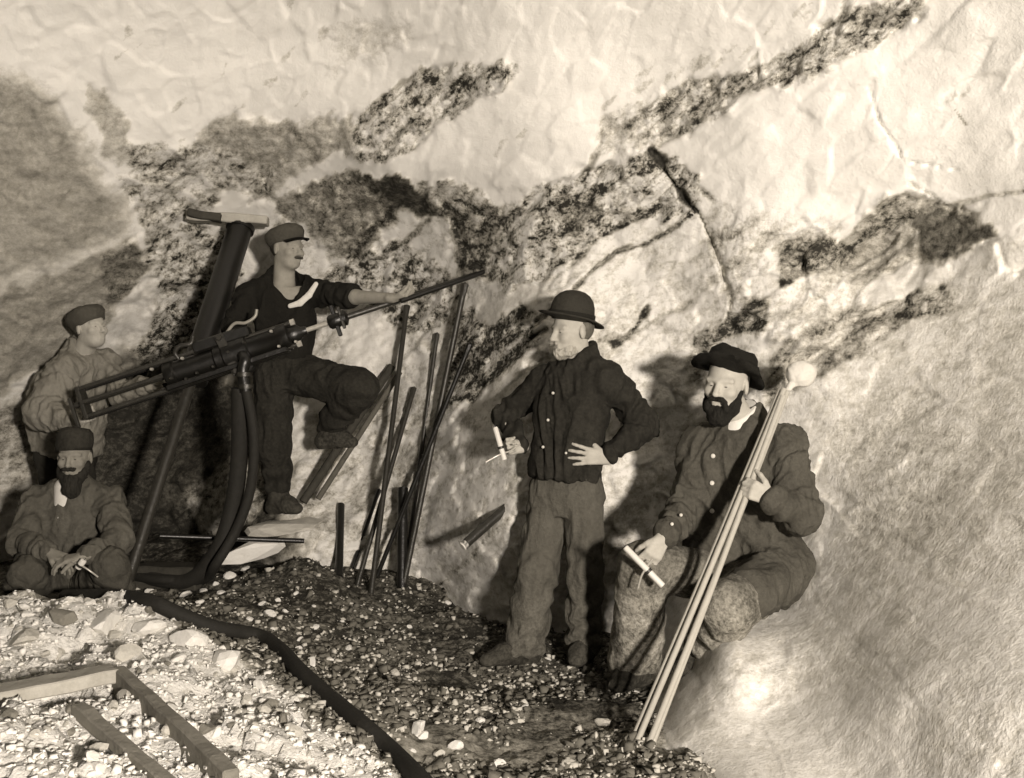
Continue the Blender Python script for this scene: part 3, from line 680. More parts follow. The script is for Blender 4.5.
def right_man():
    J = dict(head=P(727,384,4.40), N=P(741,424,4.48), C=P(744,480,4.50), P=P(748,572,4.52), SL=P(786,446,4.40), SR=P(699,446,4.57), EL=P(801,513,4.26), WL=P(772,499,4.13),
             ER=P(683,512,4.46), WR=P(664,537,4.22), HL=P(770,578,4.42), HR=P(722,578,4.48), KL=P(728,608,4.08), KR=P(643,566,4.32), AL=P(703,655,4.36), AR=P(636,664,4.50), TL=P(676,672,4.26), TR=P(613,690,4.36))
    per = Person('bearded man in a long buttoned coat sitting on the right-hand slope, gripping pale poles', P(690, 690, 4.4))
    fr = head_frame((-.56, -.82, -.10), (.16, .05, 1))
    def hands(fl):
        add_hand(fl, J['WL'], (-.86, -.02, .40), (-.15, 1, .05), -1, (50, 75, 45), 2, (45, 12), 1.0)
        add_hand(fl, J['WR'], (-.52, -.12, -.80), (-.25, .95, -.1), -1, (30, 40, 30), 5, (30, 12), 1.0)
    body = person_body(J, hands, fr, 1.04); per.add('person', body, per.skin); eyes(per, J['head'], fr, 1.04)
    rt = J['SL']-J['SR']
    lo, hi = bounds([J[k] for k in ('N', 'SL', 'SR', 'EL', 'ER', 'WL', 'WR', 'P', 'HL', 'KL')], .2); fl = Fld(lo, hi, .0075)
    fl.loft([P(752,596,4.50), P(750,560,4.50), P(747,520,4.50), P(744,480,4.50), P(743,448,4.50), P(742,430,4.49)], rt, [.21, .20, .19, .195, .175, .09], [.15, .15, .15, .15, .12, .07], .03)
    fl.cone(J['SL'], J['SR'], .07, .07, .05); fl.cone(P(744,408,4.47), P(743,440,4.49), .068, .12, .04); fl.cone(P(745,422,4.47), J['SL'], .065, .065, .05); fl.cone(P(740,422,4.50), J['SR'], .065, .065, .05)
    sleeve(fl, J['SL'], J['EL'], J['WL'], (.08, .075, .050), .008, J['WL']*.98+J['EL']*.02); sleeve(fl, J['SR'], J['ER'], J['WR'], (.078, .066, .050), .008, J['WR']*.92+J['ER']*.08)
    fl.cone(P(714,468,4.52), P(712,560,4.52), .11, .13, .05); fl.cone(P(782,570,4.42), P(752,592,4.16), .135, .10, .05); fl.cone(P(785,575,4.45), P(796,600,4.38), .11, .05, .05)      # skirts over the thigh
    fl.half(P(733,422,4.42), (-.5, -.55, 1)); fl.cone(P(727,416,4.36), P(723,434,4.34), .030, .008, .01, 'cut')
    v, f = fl.mesh(); v = folds(relax(v, f, 1), f, .018, (9, 9, 4.5), 11., .5); jk = (v, f)
    per.add('coat', jk, cloth('long_coat', .065, .25, 160, .10))
    fl = Fld(J['N']-.16, J['N']+.16, .005); fl.cone(P(742,408,4.46), P(737,436,4.46), .063, .072, .02); fl.half(P(733,419,4.42), (-.5, -.55, 1))
    per.add('collar', fl.mesh(), M['white_cloth'], 'white shirt collar')
    lo, hi = bounds([J[k] for k in ('P', 'HL', 'HR', 'KL', 'KR', 'AL', 'AR')], .2); fl = Fld(lo, hi, .0075)
    limb_trousers(fl, J['HL'], J['KL'], J['AL'], (.115, .105, .08), .008); fl.cone(J['HL'], J['HR'], .11, .11, .05)
    v, f = fl.mesh()
    limb_trousers(fl, J['HR'], J['KR'], J['AR']+V3(0, 0, .02), (.11, .10, .118), .004)
    fl.half(P(640,669,4.50), (.1, 0, -1))
    v, f = fl.mesh(); v = folds(relax(v, f, 1), f, .007, (10, 10, 5), 15.)
    per.add('trousers', (v, f), cloth('dusty_trousers', .09, .95, 160, .36, (.30, .70)))
    shoe(per, J['AL'], J['TL'], M['boot']); shoe(per, J['AR'], J['TR'], M['boot'])
    # crushed hat pushed back
    hf = head_frame((-.50, -.80, .20), (.34, .10, 1)); c = J['head']+fr[2]*.060-fr[0]*.012
    prof = [(.084, -.006), (.098, .0), (.128, -.002), (.158, .002), (.156, .012), (.124, .018), (.106, .020), (.106, .040), (.100, .066), (.084, .086), (.058, .098), (.030, .098), (.001, .095)]
    per.add('hat', lathe(c, hf, prof, 1.08, 1.0, 48, lambda a, r: (.014*math.sin(2*a+.6)+.022*math.cos(a)-.008)*max(0, r-.1)/.048, .020, 8.), cloth('black_felt', .012, wear=.3))
    fl = Fld(J['head']-.18, J['head']+.18, .005); p = lambda a, b, d: J['head']+1.04*(a*fr[0]+b*fr[1]+d*fr[2])
    fl.ell(p(.058, 0, -.108), (.052, .056, .046), fr, .02); fl.ell(p(.066, 0, -.135), (.036, .042, .032), fr, .02)
    for e in (-1, 1): fl.cone(p(.02, e*.070, -.03), p(.048, e*.050, -.09), .012, .028, .02)
    fl.cone(p(.104, -.024, -.050), p(.104, .024, -.050), .009, .009, .008); fl.cone(p(.098, -.036, -.062), p(.09, -.04, -.09), .011, .014, .01); fl.cone(p(.098, .036, -.062), p(.09, .04, -.09), .011, .014, .01)
    fl.ell(p(.108, 0, -.067), (.016, .020, .009), fr, .006, 'cut')
    v, f = fl.mesh(); per.add('beard', (folds(v, f, .006, (30, 30, 20)), f), hairm('black_beard', .014))
    fl = Fld(J['head']-.16, J['head']+.16, .006); fl.ell(p(-.022, 0, .02), (.095, .082, .088), fr, .01); fl.half(p(.0, 0, 0), fr[0]*1.+fr[2]*.2); fl.ell(p(0, .08, -.01), (.03, .03, .04), fr, .01, 'cut'); fl.ell(p(0, -.08, -.01), (.03, .03, .04), fr, .01, 'cut')
    per.add('hair', fl.mesh(), hairm('dark_hair', .03))
    for q in ((713,456),(712,483),(712,511)): button_px(per, jk, *q, .010, 'coat')
    for q in ((681,515),(672,524)): button_px(per, jk, *q, .007, 'coat')
    return per.finish()

def drill_runner():
    J = dict(head=P(287,249,6.08), N=P(284,283,6.13), C=P(284,315,6.13), P=P(286,368,6.14), SL=P(318,293,6.08), SR=P(249,296,6.12), EL=P(356,297,5.90), WL=P(393,298,5.72),
             ER=P(233,328,6.0), WR=P(238,336,5.84), HL=P(299,374,6.10), HR=P(274,376,6.14), KL=P(357,389,5.93), KR=P(274,446,6.10), AL=P(329,431,6.12), AR=P(278,497,6.16), TL=P(357,444,6.08), TR=P(300,511,6.06))
    per = Person('man in a cap and dark open-necked shirt running the rock drill, one foot raised', P(285, 514, 6.12), 'skin_mid')
    fr = head_frame((.80, -.58, -.06))
    def hands(fl):
        add_hand(fl, J['WL'], (.9, -.2, .05), (.0, .15, 1), 1, (50, 70, 45), 2, (30, 15), 1.)
        add_hand(fl, J['WR'], (.5, -.8, .1), (0, -.1, -1), -1, (30, 50, 30), 3, (30, 10), 1.)
    body = person_body(J, hands, fr); per.add('person', body, per.skin); eyes(per, J['head'], fr)
    rt = J['SL']-J['SR']
    lo, hi = bounds([J[k] for k in ('N', 'SL', 'SR', 'EL', 'ER', 'WR', 'P')], .16); fl = Fld(lo, hi, .0075)
    fl.loft([P(286,372,6.14), P(286,352,6.13), J['C'], P(284,297,6.13), P(284,284,6.13)], rt, [.15, .155, .185, .165, .09], [.115, .12, .135, .11, .065], .03)
    fl.cone(J['SL'], J['SR'], .064, .066, .05); fl.cone(P(283,276,6.15), J['SL'], .062, .06, .05); fl.cone(P(281,276,6.15), J['SR'], .062, .06, .05)
    fl.cone(J['SL'], J['EL'], .068, .064, .03, wr=(.006, 60)); fl.cone(J['SR'], J['ER'], .07, .062, .03, wr=(.006, 60)); fl.cone(J['ER'], J['WR'], .06, .046, .02)
    fl.half(J['EL']*.96+J['SL']*.04, J['EL']-J['SL'])
    # open neck: a deep V down the chest
    cut = [P(286,276,6.03), P(290,304,5.98)]; fl.cone(cut[0]-V3(0, .03, 0), cut[1]-V3(0, .03, 0), .10, .030, .005, 'cut', sq=(V3(0, 1, 0), 1.8)); fl.cone(P(286,262,6.09), P(286,272,6.08), .075, .066, .006, 'cut')
    v, f = fl.mesh(); v = folds(relax(v, f, 1), f, .015, (9, 9, 6), 21.)
    per.add('shirt', (v, f), cloth('black_shirt', .014))
    # pale edge of the open shirt lapel
    pts = [P(290,306,5.965), P(300,303,5.96), P(309,295,5.965), P(316,284,6.0)]
    lo, hi = bounds(pts, .05); fl = Fld(lo, hi, .004); fl.chain(pts, [.014, .019, .019, .014], .006, sq=(V3(.1, 1, 0), .5)); per.add('neckcloth', fl.mesh(), M['white_cloth'], 'pale turned-back shirt front')
    lo, hi = bounds([J[k] for k in ('P', 'HL', 'HR', 'KL', 'KR', 'AL', 'AR')], .2); fl = Fld(lo, hi, .0075)
    fl.loft([P(286,390,6.13), P(286,360,6.13)], rt, [.16, .155], [.125, .12], .04)
    limb_trousers(fl, J['HL'], J['KL'], J['AL']+V3(0, 0, .03), (.115, .115, .075), .008); limb_trousers(fl, J['HR'], J['KR'], J['AR']+V3(0, 0, .08), (.115, .095, .075), .008)
    v, f = fl.mesh(); v = folds(relax(v, f, 1), f, .011, (10, 10, 5), 25.)
    per.add('trousers', (v, f), cloth('black_trousers', .022, .25, 160, .06))
    shoe(per, J['AL'], J['TL'], M['boot']); shoe(per, J['AR'], J['TR'], cloth('work_boot', .04, .4, 60, .08))
    hf = head_frame((.80, -.56, .18), (-.30, .0, 1)); c = J['head']+fr[2]*.045-fr[0]*.008
    prof = [(.080, -.012), (.094, -.010), (.098, .010), (.106, .035), (.104, .060), (.085, .082), (.05, .092), (.001, .094)]
    per.add('cap', lathe(c, hf, prof, 1.12, 1.0, 40, None, .012, 14.), cloth('grey_cap', .07, .2, 200, .05))
    vis = np.array([c+hf[0]*(.085+.055*t)*math.cos(a)*1.12+hf[1]*(.092+.004*t)*math.sin(a)+hf[2]*(-.004-.022*t+.004*w_) for w_ in (0, 1) for t in (0, .5, 1) for a in np.linspace(-1.05, 1.05, 14)])
    f = []
    for w_ in (0, 1):
        for t in range(2):
            for i in range(13):
                q = [w_*42+t*14+i, w_*42+t*14+i+1, w_*42+(t+1)*14+i+1, w_*42+(t+1)*14+i]; f.append(q if w_ == 1 else q[::-1])
    for i in range(13): f.append([28+i, 29+i, 42+29+i, 42+28+i])
    per.add('cap_visor', (vis, np.array(f)), cloth('cap_peak', .012), None, 'cap')
    fl = Fld(J['head']-.16, J['head']+.16, .006); p = lambda a, b, d: J['head']+a*fr[0]+b*fr[1]+d*fr[2]
    fl.ell(p(-.016, 0, .02), (.098, .082, .088), fr, .01); fl.half(p(.02, 0, 0), fr[0]*1.-fr[2]*.2); fl.ell(p(.005, -.08, -.01), (.03, .03, .04), fr, .01, 'cut')
    per.add('hair', fl.mesh(), hairm('black_hair', .04))
    fl = Fld(p(.1, 0, -.05)-.05, p(.1, 0, -.05)+.05, .004); fl.cone(p(.104, -.024, -.052), p(.104, .024, -.052), .008, .008, .006); per.add('moustache', fl.mesh(), hairm('black_moustache', .05))
    return per.finish()

def stooping_man():
    bz = float(floor_z(-2.75, 6.3))
    J = dict(head=P(90,328,6.28), N=P(82,354,6.36), C=P(72,388,6.38), P=P(66,448,6.45), SL=P(106,362,6.46), SR=P(64,372,6.22), EL=P(122,396,6.36), WL=P(168,376,6.16),
             ER=P(44,412,6.10), WR=P(80,424,5.93), HL=P(76,455,6.5), HR=P(56,455,6.4))
    J['KL'] = P(80,525,6.35); J['KR'] = P(60,525,6.30)
    for q, x in (('L', 78), ('R', 56)):
        a = P(x, 520, 6.42); a[2] = bz+.09; J['A'+q] = a; J['T'+q] = a+V3(.16, -.08, -.05)
    per = Person('man in a soft cap and pale jacket stooping behind the rear end of the drill', V3(J['AL'][0], J['AL'][1], bz), 'skin')
    fr = head_frame((.86, -.48, .10), (-.12, 0, 1))
    def hands(fl):
        add_hand(fl, J['WR'], (.8, -.3, .3), (.2, -.3, 1), 1, (50, 60, 40), 2, (30, 15), 1.)
        add_hand(fl, J['WL'], (.5, -.7, .1), (0, 0, -1), -1, (40, 50, 30), 2, (30, 15), 1.)
    body = person_body(J, hands, fr); per.add('person', body, per.skin); eyes(per, J['head'], fr)
    rt = J['SL']-J['SR']
    lo, hi = bounds([J[k] for k in ('N', 'SL', 'SR', 'EL', 'ER', 'WL', 'WR', 'P')], .2); fl = Fld(lo, hi, .0075)
    fl.loft([P(68,452,6.44), P(66,425,6.42), P(68,398,6.40), P(74,375,6.38), P(81,358,6.37)], rt, [.20, .22, .225, .20, .10], [.17, .20, .20, .16, .08], .03)
    fl.cone(J['SL'], J['SR'], .07, .07, .06); fl.cone(J['N'], P(78,366,6.37), .066, .11, .04)
    sleeve(fl, J['SL'], J['EL'], J['WL'], (.075, .068, .05), .006); sleeve(fl, J['SR'], J['ER'], J['WR'], (.10, .105, .06), .006)
    fl.cone(P(80,344,6.36), P(74,372,6.38), .064, .13, .05); fl.half(P(90,346,6.32), (.5, -.2, 1))
    v, f = fl.mesh(); v = folds(relax(v, f, 1), f, .018, (10, 10, 6), 31., .5)
    per.add('jacket', (v, f), cloth('pale_jacket', .20, .2, 160, .1, wear=.2))
    lo, hi = bounds([J[k] for k in ('P', 'HL', 'HR', 'KL', 'KR', 'AL', 'AR')], .2); fl = Fld(lo, hi, .009)
    fl.cone(J['HL'], J['HR'], .12, .12, .05)
    for q in 'LR': limb_trousers(fl, J['H'+q], J['K'+q], J['A'+q], (.11, .09, .08))
    v, f = fl.mesh(); per.add('trousers', (folds(v, f, .01, (10, 10, 5), 35.), f), cloth('stooper_trousers', .03))
    shoe(per, J['AL'], J['TL'], M['boot']); shoe(per, J['AR'], J['TR'], M['boot'])
    hf = head_frame((.82, -.46, .38), (-.45, .05, 1)); c = J['head']+fr[2]*.040-fr[0]*.014
    prof = [(.080, -.022), (.092, -.020), (.098, .005), (.106, .030), (.102, .056), (.085, .076), (.05, .090), (.001, .095)]
    per.add('cap', lathe(c, hf, prof, 1.14, 1.0, 40, None, .012, 24.), cloth('soft_cap', .07, .2, 200, .06))
    fl = Fld(J['head']-.16, J['head']+.16, .006); p = lambda a, b, d: J['head']+a*fr[0]+b*fr[1]+d*fr[2]
    fl.ell(p(-.016, 0, .02), (.098, .082, .088), fr, .01); fl.half(p(.0, 0, 0), fr[0]*1.-fr[2]*.1); fl.ell(p(.005, -.08, -.01), (.03, .03, .04), fr, .01, 'cut')
    per.add('hair', fl.mesh(), hairm('brown_hair', .08))
    return per.finish()

def left_man():
    J = dict(head=P(75,457,5.58), N=P(75,486,5.66), C=P(74,525,5.68), P=P(72,585,5.75), SL=P(111,502,5.64), SR=P(38,502,5.64), EL=P(119,541,5.45), WL=P(84,556,5.20),
             ER=P(22,543,5.47), WR=P(50,553,5.26), HL=P(90,590,5.68), HR=P(54,590,5.68), KL=P(111,566,5.27), KR=P(28,574,5.25), AL=P(117,614,5.36), AR=P(26,614,5.36))
    for q in 'LR': J['A'+q][2] = float(floor_z(J['A'+q][0], J['A'+q][1]))+.10; J['T'+q] = J['A'+q]+V3(.02 if q == 'L' else -.02, -.16, -.06)
    per = Person('long-bearded man sitting with crossed hands behind the pale rubble heap', V3(J['P'][0], J['P'][1], float(floor_z(J['P'][0], J['P'][1]))), 'skin_dark')
    fr = head_frame((.06, -1, -.08))
    def hands(fl):
        add_hand(fl, J['WL'], (-.9, -.25, -.15), (0, .3, -1), 1, (20, 30, 20), 3, (30, 10), 1.)
        add_hand(fl, J['WR'], (.8, -.35, -.2), (0, .3, -1), -1, (25, 35, 25), 3, (30, 10), 1.)
    body = person_body(J, hands, fr); per.add('person', body, per.skin); eyes(per, J['head'], fr)
    rt = J['SL']-J['SR']
    lo, hi = bounds([J[k] for k in ('N', 'SL', 'SR', 'EL', 'ER', 'WL', 'WR', 'P')], .2); fl = Fld(lo, hi, .0075)
    fl.loft([P(72,592,5.74), P(73,560,5.71), J['C'], P(75,503,5.67), P(75,490,5.66)], rt, [.19, .185, .195, .17, .09], [.15, .15, .145, .12, .07], .03)
    fl.cone(J['SL'], J['SR'], .072, .072, .05); fl.cone(P(75,478,5.66), P(75,500,5.66), .066, .11, .04); fl.cone(P(77,486,5.66), J['SL'], .06, .066, .05); fl.cone(P(73,486,5.66), J['SR'], .06, .066, .05)
    sleeve(fl, J['SL'], J['EL'], J['WL'], (.08, .07, .048), .006, J['WL']*.9+J['EL']*.1); sleeve(fl, J['SR'], J['ER'], J['WR'], (.08, .07, .048), .006, J['WR']*.9+J['ER']*.1)
    fl.half(P(75,484,5.58), (0, -.45, 1)); fl.cone(P(64,486,5.55), P(57,530,5.50), .035, .006, .006, 'cut')
    v, f = fl.mesh(); v = folds(relax(v, f, 1), f, .016, (9, 9, 6), 41., .5)
    per.add('jacket', (v, f), cloth('grey_jacket', .09, .25, 160, .08))
    fl = Fld(P(60,505,5.56)-.2, P(60,505,5.56)+.2, .006); fl.cone(P(66,488,5.60), P(60,528,5.57), .06, .03, .02); fl.cone(P(75,484,5.64), P(75,490,5.64), .064, .07, .02); per.add('shirt', fl.mesh(), M['white_cloth'], 'white shirt front')
    lo, hi = bounds([J[k] for k in ('P', 'HL', 'HR', 'KL', 'KR', 'AL', 'AR')], .2); fl = Fld(lo, hi, .0075)
    fl.cone(J['HL'], J['HR'], .12, .12, .05)
    for q in 'LR': limb_trousers(fl, J['H'+q], J['K'+q], J['A'+q], (.115, .085, .08))
    v, f = fl.mesh(); per.add('trousers', (folds(v, f, .016, (10, 10, 6), 45.), f), cloth('brown_trousers', .07, .2, 160, .06))
    shoe(per, J['AL'], J['TL'], M['boot']); shoe(per, J['AR'], J['TR'], M['boot'])
    hf = head_frame((.06, -1, .06), (.0, .06, 1)); c = J['head']+fr[2]*.045-fr[0]*.006
    prof = [(.080, -.012), (.090, -.012), (.093, .014), (.092, .045), (.086, .080), (.070, .102), (.04, .112), (.001, .113)]
    per.add('cap', lathe(c, hf, prof, 1.08, 1.0, 40, None, .012, 34.), cloth('brown_cap', .03, .3, 200, .05))
    fl = Fld(J['head']-.24, J['head']+.2, .006); p = lambda a, b, d: J['head']+a*fr[0]+b*fr[1]+d*fr[2]
    fl.ell(p(.055, 0, -.105), (.048, .055, .045), fr, .02); fl.ell(p(.07, 0, -.16), (.034, .048, .05), fr, .03)
    for e in (-1, 1): fl.cone(p(.015, e*.072, -.03), p(.048, e*.05, -.09), .012, .028, .02)
    fl.cone(p(.104, -.028, -.050), p(.104, .028, -.050), .010, .010, .008); fl.ell(p(.108, 0, -.066), (.014, .018, .006), fr, .004, 'cut')
    v, f = fl.mesh(); per.add('beard', (folds(v, f, .007, (30, 30, 16)), f), hairm('brown_beard', .025))
    fl = Fld(J['head']-.16, J['head']+.16, .006); fl.ell(p(-.018, 0, .01), (.098, .084, .09), fr, .01); fl.half(p(.0, 0, 0), fr[0])
    per.add('hair', fl.mesh(), hairm('brown_side_hair', .04))
    return per.finish()

for make in (standing_man, right_man, drill_runner, stooping_man, left_man): make()

# ------------------------------------------------------------------ drilling gear
def ray_floor(px, py):                               # the point of the floor seen at a pixel
    Y = np.arange(2.4, 7.2, .01); x = (px-CX)/F*Y; z = H-(py-CY)/F*Y; m = z < floor_z(x, Y); Yh = Y[np.argmax(m)] if m.any() else 6.0
    return P(px, py, Yh)
def frame_of(d, up=(0, 0, 1)):
    d = nrm(d)
    if abs(d@np.asarray(up)) > .97: up = (0, 1, 0)
    a = nrm(np.cross(up, d)); return a, np.cross(d, a)
def smooth_path(pts, n=8):
    pts = np.asarray(pts, float); q = np.concatenate([[2*pts[0]-pts[1]], pts, [2*pts[-1]-pts[-2]]]); out = []
    for i in range(1, len(q)-2):
        for t in np.linspace(0, 1, n, endpoint=False):
            out.append(.5*((2*q[i])+(-q[i-1]+q[i+1])*t+(2*q[i-1]-5*q[i]+4*q[i+1]-q[i+2])*t*t+(-q[i-1]+3*q[i]-3*q[i+1]+q[i+2])*t**3))
    out.append(pts[-1]); return np.array(out)
def tube_vf(path, r, n=10, caps=True):
    path = np.asarray(path, float); m = len(path); r = np.broadcast_to(r, (m,)); v = []; f = []
    a = None
    for i in range(m):
        d = nrm(path[min(i+1, m-1)]-path[max(i-1, 0)])
        if a is None: a, b = frame_of(d)
        else: a = nrm(a-d*(a@d)); b = np.cross(d, a)
        for j in range(n):
            t = 2*math.pi*j/n; v.append(path[i]+r[i]*(a*math.cos(t)+b*math.sin(t)))
    for i in range(m-1):
        for j in range(n): f.append((i*n+j, i*n+(j+1) % n, (i+1)*n+(j+1) % n, (i+1)*n+j))
    if caps: f.append(tuple(range(n))[::-1]); f.append(tuple((m-1)*n+j for j in range(n)))
    return v, f
def auto_smooth(o, ang=35):
    bm = bmesh.new(); bm.from_mesh(o.data)
    for e in bm.edges: e.smooth = not (len(e.link_faces) == 2 and e.calc_face_angle(0) > math.radians(ang))
    bm.to_mesh(o.data); bm.free(); return o
def tube(name, path, r, mat, parent=None, n=10): return auto_smooth(mesh_obj(name, *tube_vf(path, r, n), mat, parent), 50)
def beam(name, a, b, w_, h_, mat, parent=None, up=(0, 0, 1), bev=.004, wob=0.):
    a = np.asarray(a, float); b = np.asarray(b, float); d = b-a; L = np.linalg.norm(d); s_, u_ = frame_of(d, up); d = nrm(d)
    bm = box_bm((w_, h_, L), 0)
    if wob: bmesh.ops.subdivide_edges(bm, edges=[e for e in bm.edges if e.calc_length() > L*.9], cuts=8, use_grid_fill=True)
    if bev: bmesh.ops.bevel(bm, geom=bm.edges[:] if not wob else [e for e in bm.edges if len(e.link_faces) == 2 and e.calc_face_angle(0) > .5], offset=bev, segments=1, affect='EDGES')
    c = (a+b)/2; rs = random.Random(int(abs(c[0])*1000))
    for v in bm.verts:
        q = c+s_*v.co.x+u_*v.co.y+d*v.co.z
        if wob: q = q+wob*np.array([perlin(q[0]*9, q[1]*9, q[2]*9+i*5) for i in range(3)])
        v.co = Vector(q)
    o = mesh_obj(name, [v.co[:] for v in bm.verts], [[v.index for v in f.verts] for f in bm.faces] if not bm.verts.index_update() else None, mat, parent, False)
    bm.free(); return o
def turned(name, c, d, prof, mat, parent=None, n=24, sx=1., sy=1.):
    a, b = frame_of(d); fr = np.array([a, b, nrm(d)]); v, f = lathe(np.asarray(c), fr, prof, sx, sy, n)
    return auto_smooth(mesh_obj(name, v, f, mat, parent), 40)
def rebase(root, base):                              # put a thing's origin at its base
    base = Vector([float(x) for x in base])
    def mv(o):
        if o.type == 'MESH': o.data.transform(Matrix.Translation(-base))
        for c in o.children: mv(c)
    mv(root); root.location = base
wood_d = plain('dark_timber', .05, .85, 0, .5, 12, .6, .15); wood_g = plain('grey_timber', .36, .85, 0, .35, 12, .6, .15); wood_p = plain('pale_wood', .36, .7, 0, .15, 25, .3, .2)

# --- rock drill on its column
R0 = P(83, 403, 5.72); R1 = P(336, 320.5, 5.74); AX = nrm(R1-R0); DEP = V3(0, -1, 0); UPV = nrm(np.cross(AX, DEP)); UPV = UPV if UPV[2] > 0 else -UPV
LEN = np.linalg.norm(R1-R0)
def dp(t, u=0., d=0.): return R0+AX*(t*LEN)+UPV*u+DEP*d
drill = empty('rock_drill')
tag(drill, 'long black piston rock drill clamped to the slanting iron column', 'rock drill')
for u, d, e in ((.076, .035, .60), (.0, .045, .36), (-.080, .035, .62)): beam('guide_rail', dp(.0, u, d), dp(e, u, d), .016, .022, M['steel'], drill, UPV)
for u, e in ((.076, .6), (-.080, .62)): beam('guide_rail', dp(.0, u, -.06), dp(e, u, -.06), .016, .022, M['iron'], drill, UPV)
beam('end_plate', dp(.005, -.095, .0), dp(.005, .090, .0), .10, .022, M['steel'], drill, AX)
beam('crank_handle', dp(-.035, .045, .03), dp(-.035, -.125, .03), .026, .018, M['steel'], drill, AX)
tube('feed_screw', [dp(-.04, 0, -.01), dp(.34, 0, -.01)], .016, M['steel'], drill)
for t in np.linspace(.02, .33, 20): pass
tube('crank_grip', [dp(-.035, -.12, .03), dp(-.075, -.12, .05)], .013, M['steel'], drill)
turned('cylinder', dp(.33), AX, [(.0, 0), (.066, 0), (.074, .012), (.074, .05), (.062, .06), (.062, .28), (.074, .29), (.074, .33), (.084, .34), (.084, .47), (.068, .48), (.068, .64), (.076, .65), (.076, .70), (.03, .72), (.0, .72)], M['iron'], drill)
beam('valve_chest', dp(.46, .092, .0), dp(.68, .092, .0), .10, .065, M['iron'], drill, UPV, .01)
turned('valve_cap', dp(.455, .085, .0), AX, [(.0, 0), (.034, 0), (.036, .01), (.036, .02), (.0, .022)], M['steel'], drill); turned('valve_cap', dp(.655, .085, .0), AX, [(.0, 0), (.034, 0), (.036, .01), (.036, .02), (.0, .022)], M['steel'], drill)
beam('slide_shell', dp(.33, -.075, .02), dp(.80, -.072, .02), .13, .030, M['iron'], drill, UPV, .006)
beam('slide_shell', dp(.33, .00, -.075), dp(.80, .00, -.075), .03, .15, M['iron'], drill, UPV, .006)
for t, u in ((.30, .05), (.36, -.03), (.42, .055), (.41, -.058), (.455, -.045), (.59, .01), (.655, .035), (.765, .045), (.775, -.045), (.84, -.05), (.32, -.07), (.52, -.04)):
    turned('bolt', dp(t, u, .062), DEP, [(.0, .026), (.006, .026), (.009, .022), (.009, .0), (.0, .0)], M['bright'] if u > .04 or t > .7 else M['steel'], drill, 6)
# saddle and clamp to the column
turned('clamp_saddle', dp(.60, -.03, -.10), -DEP, [(.0, -.05), (.085, -.05), (.09, -.04), (.09, .05), (.07, .07), (.05, .20), (.0, .20)], M['iron'], drill)
beam('clamp_strap', dp(.595, -.12, .06), dp(.57, .12, .06), .05, .018, M['steel'], drill, DEP, .004)
for u in (-.10, .10): turned('clamp_nut', dp(.595-.02*(u > 0), u, .065), DEP, [(.0, .028), (.015, .028), (.018, .022), (.018, 0), (.0, .0)], M['steel'], drill, 6)
# front head with side rods, piston rod and chuck
turned('front_head', dp(.815), AX, [(.0, 0), (.050, 0), (.054, .01), (.048, .05), (.028, .07), (.022, .10), (.0, .10)], M['iron'], drill)
for u, d in ((.062, .03), (-.062, .03)): tube('side_rod', [dp(.62, u, d), dp(.845, u, d)], .011, M['steel'], drill)
for u in (.062, -.062): turned('side_rod_nut', dp(.845, u, .03), AX, [(.0, -.012), (.018, -.012), (.018, .012), (.0, .012)], M['bright'], drill, 6)
tube('piston_rod', [dp(.86), dp(.985)], .0135, M['bright'], drill, 14)
chuck = turned('chuck', dp(.97), AX, [(.0, 0), (.030, 0), (.040, .012), (.042, .05), (.036, .075), (.044, .08), (.044, .10), (.02, .112), (.0, .112)], M['iron'], drill, 20)
beam('chuck_key', dp(1.0, -.09, .01), dp(1.0, .085, .01), .030, .022, M['iron'], chuck, AX); beam('chuck_bolt', dp(1.025, -.06, .03), dp(1.025, .065, .03), .018, .018, M['steel'], chuck, AX)
# throttle lever, lifting hook and hose elbow
tube('throttle_handle', smooth_path([dp(.60, .118, .03), dp(.64, .150, .04), dp(.68, .135, .045), dp(.72, .150, .045), dp(.735, .185, .04)]), .009, plain('dull_brass', .30, .5, .3, .2, 30, .1, .5), drill, 8)
tube('lifting_hook', smooth_path([dp(.40, .06, .03), dp(.395, .10, .04), dp(.42, .125, .045), dp(.46, .12, .04), dp(.475, .155, .03)]), .013, M['steel'], drill, 8)
elbow = tube('hose_elbow', smooth_path([dp(.63, -.02, .05), dp(.645, -.06, .10), P(243,372,5.63), P(246,392,5.62)]), .032, M['iron'], drill, 14)
for k, (a, b) in enumerate(((372, 377), (384, 389))): turned('hose_clamp', P(244+k*2, a, 5.63), V3(0, 0, -1), [(.030, 0), (.040, .002), (.040, .024), (.030, .026)], M['steel'], elbow)
rebase(drill, dp(.6, -.12))
# steel in the chuck, driven into the rock
e = P(478, 274, wall_depth(478, 274)+.02); st = tube('drill_steel', [dp(1.0), e], .0165, M['steel'], None, 8); tag(st, 'drill steel held in the chuck and running up into the rock face', 'drill steel', 'drill steels'); rebase(st, dp(1.0))
e2 = P(484, 272, wall_depth(484, 272)); a2 = P(401, 301, 5.66); st = tube('drill_steel', [a2, e2], .014, M['iron'], None, 8); tag(st, 'shorter steel lying on top of the chucked steel near the reaching hand', 'drill steel', 'drill steels'); rebase(st, a2)
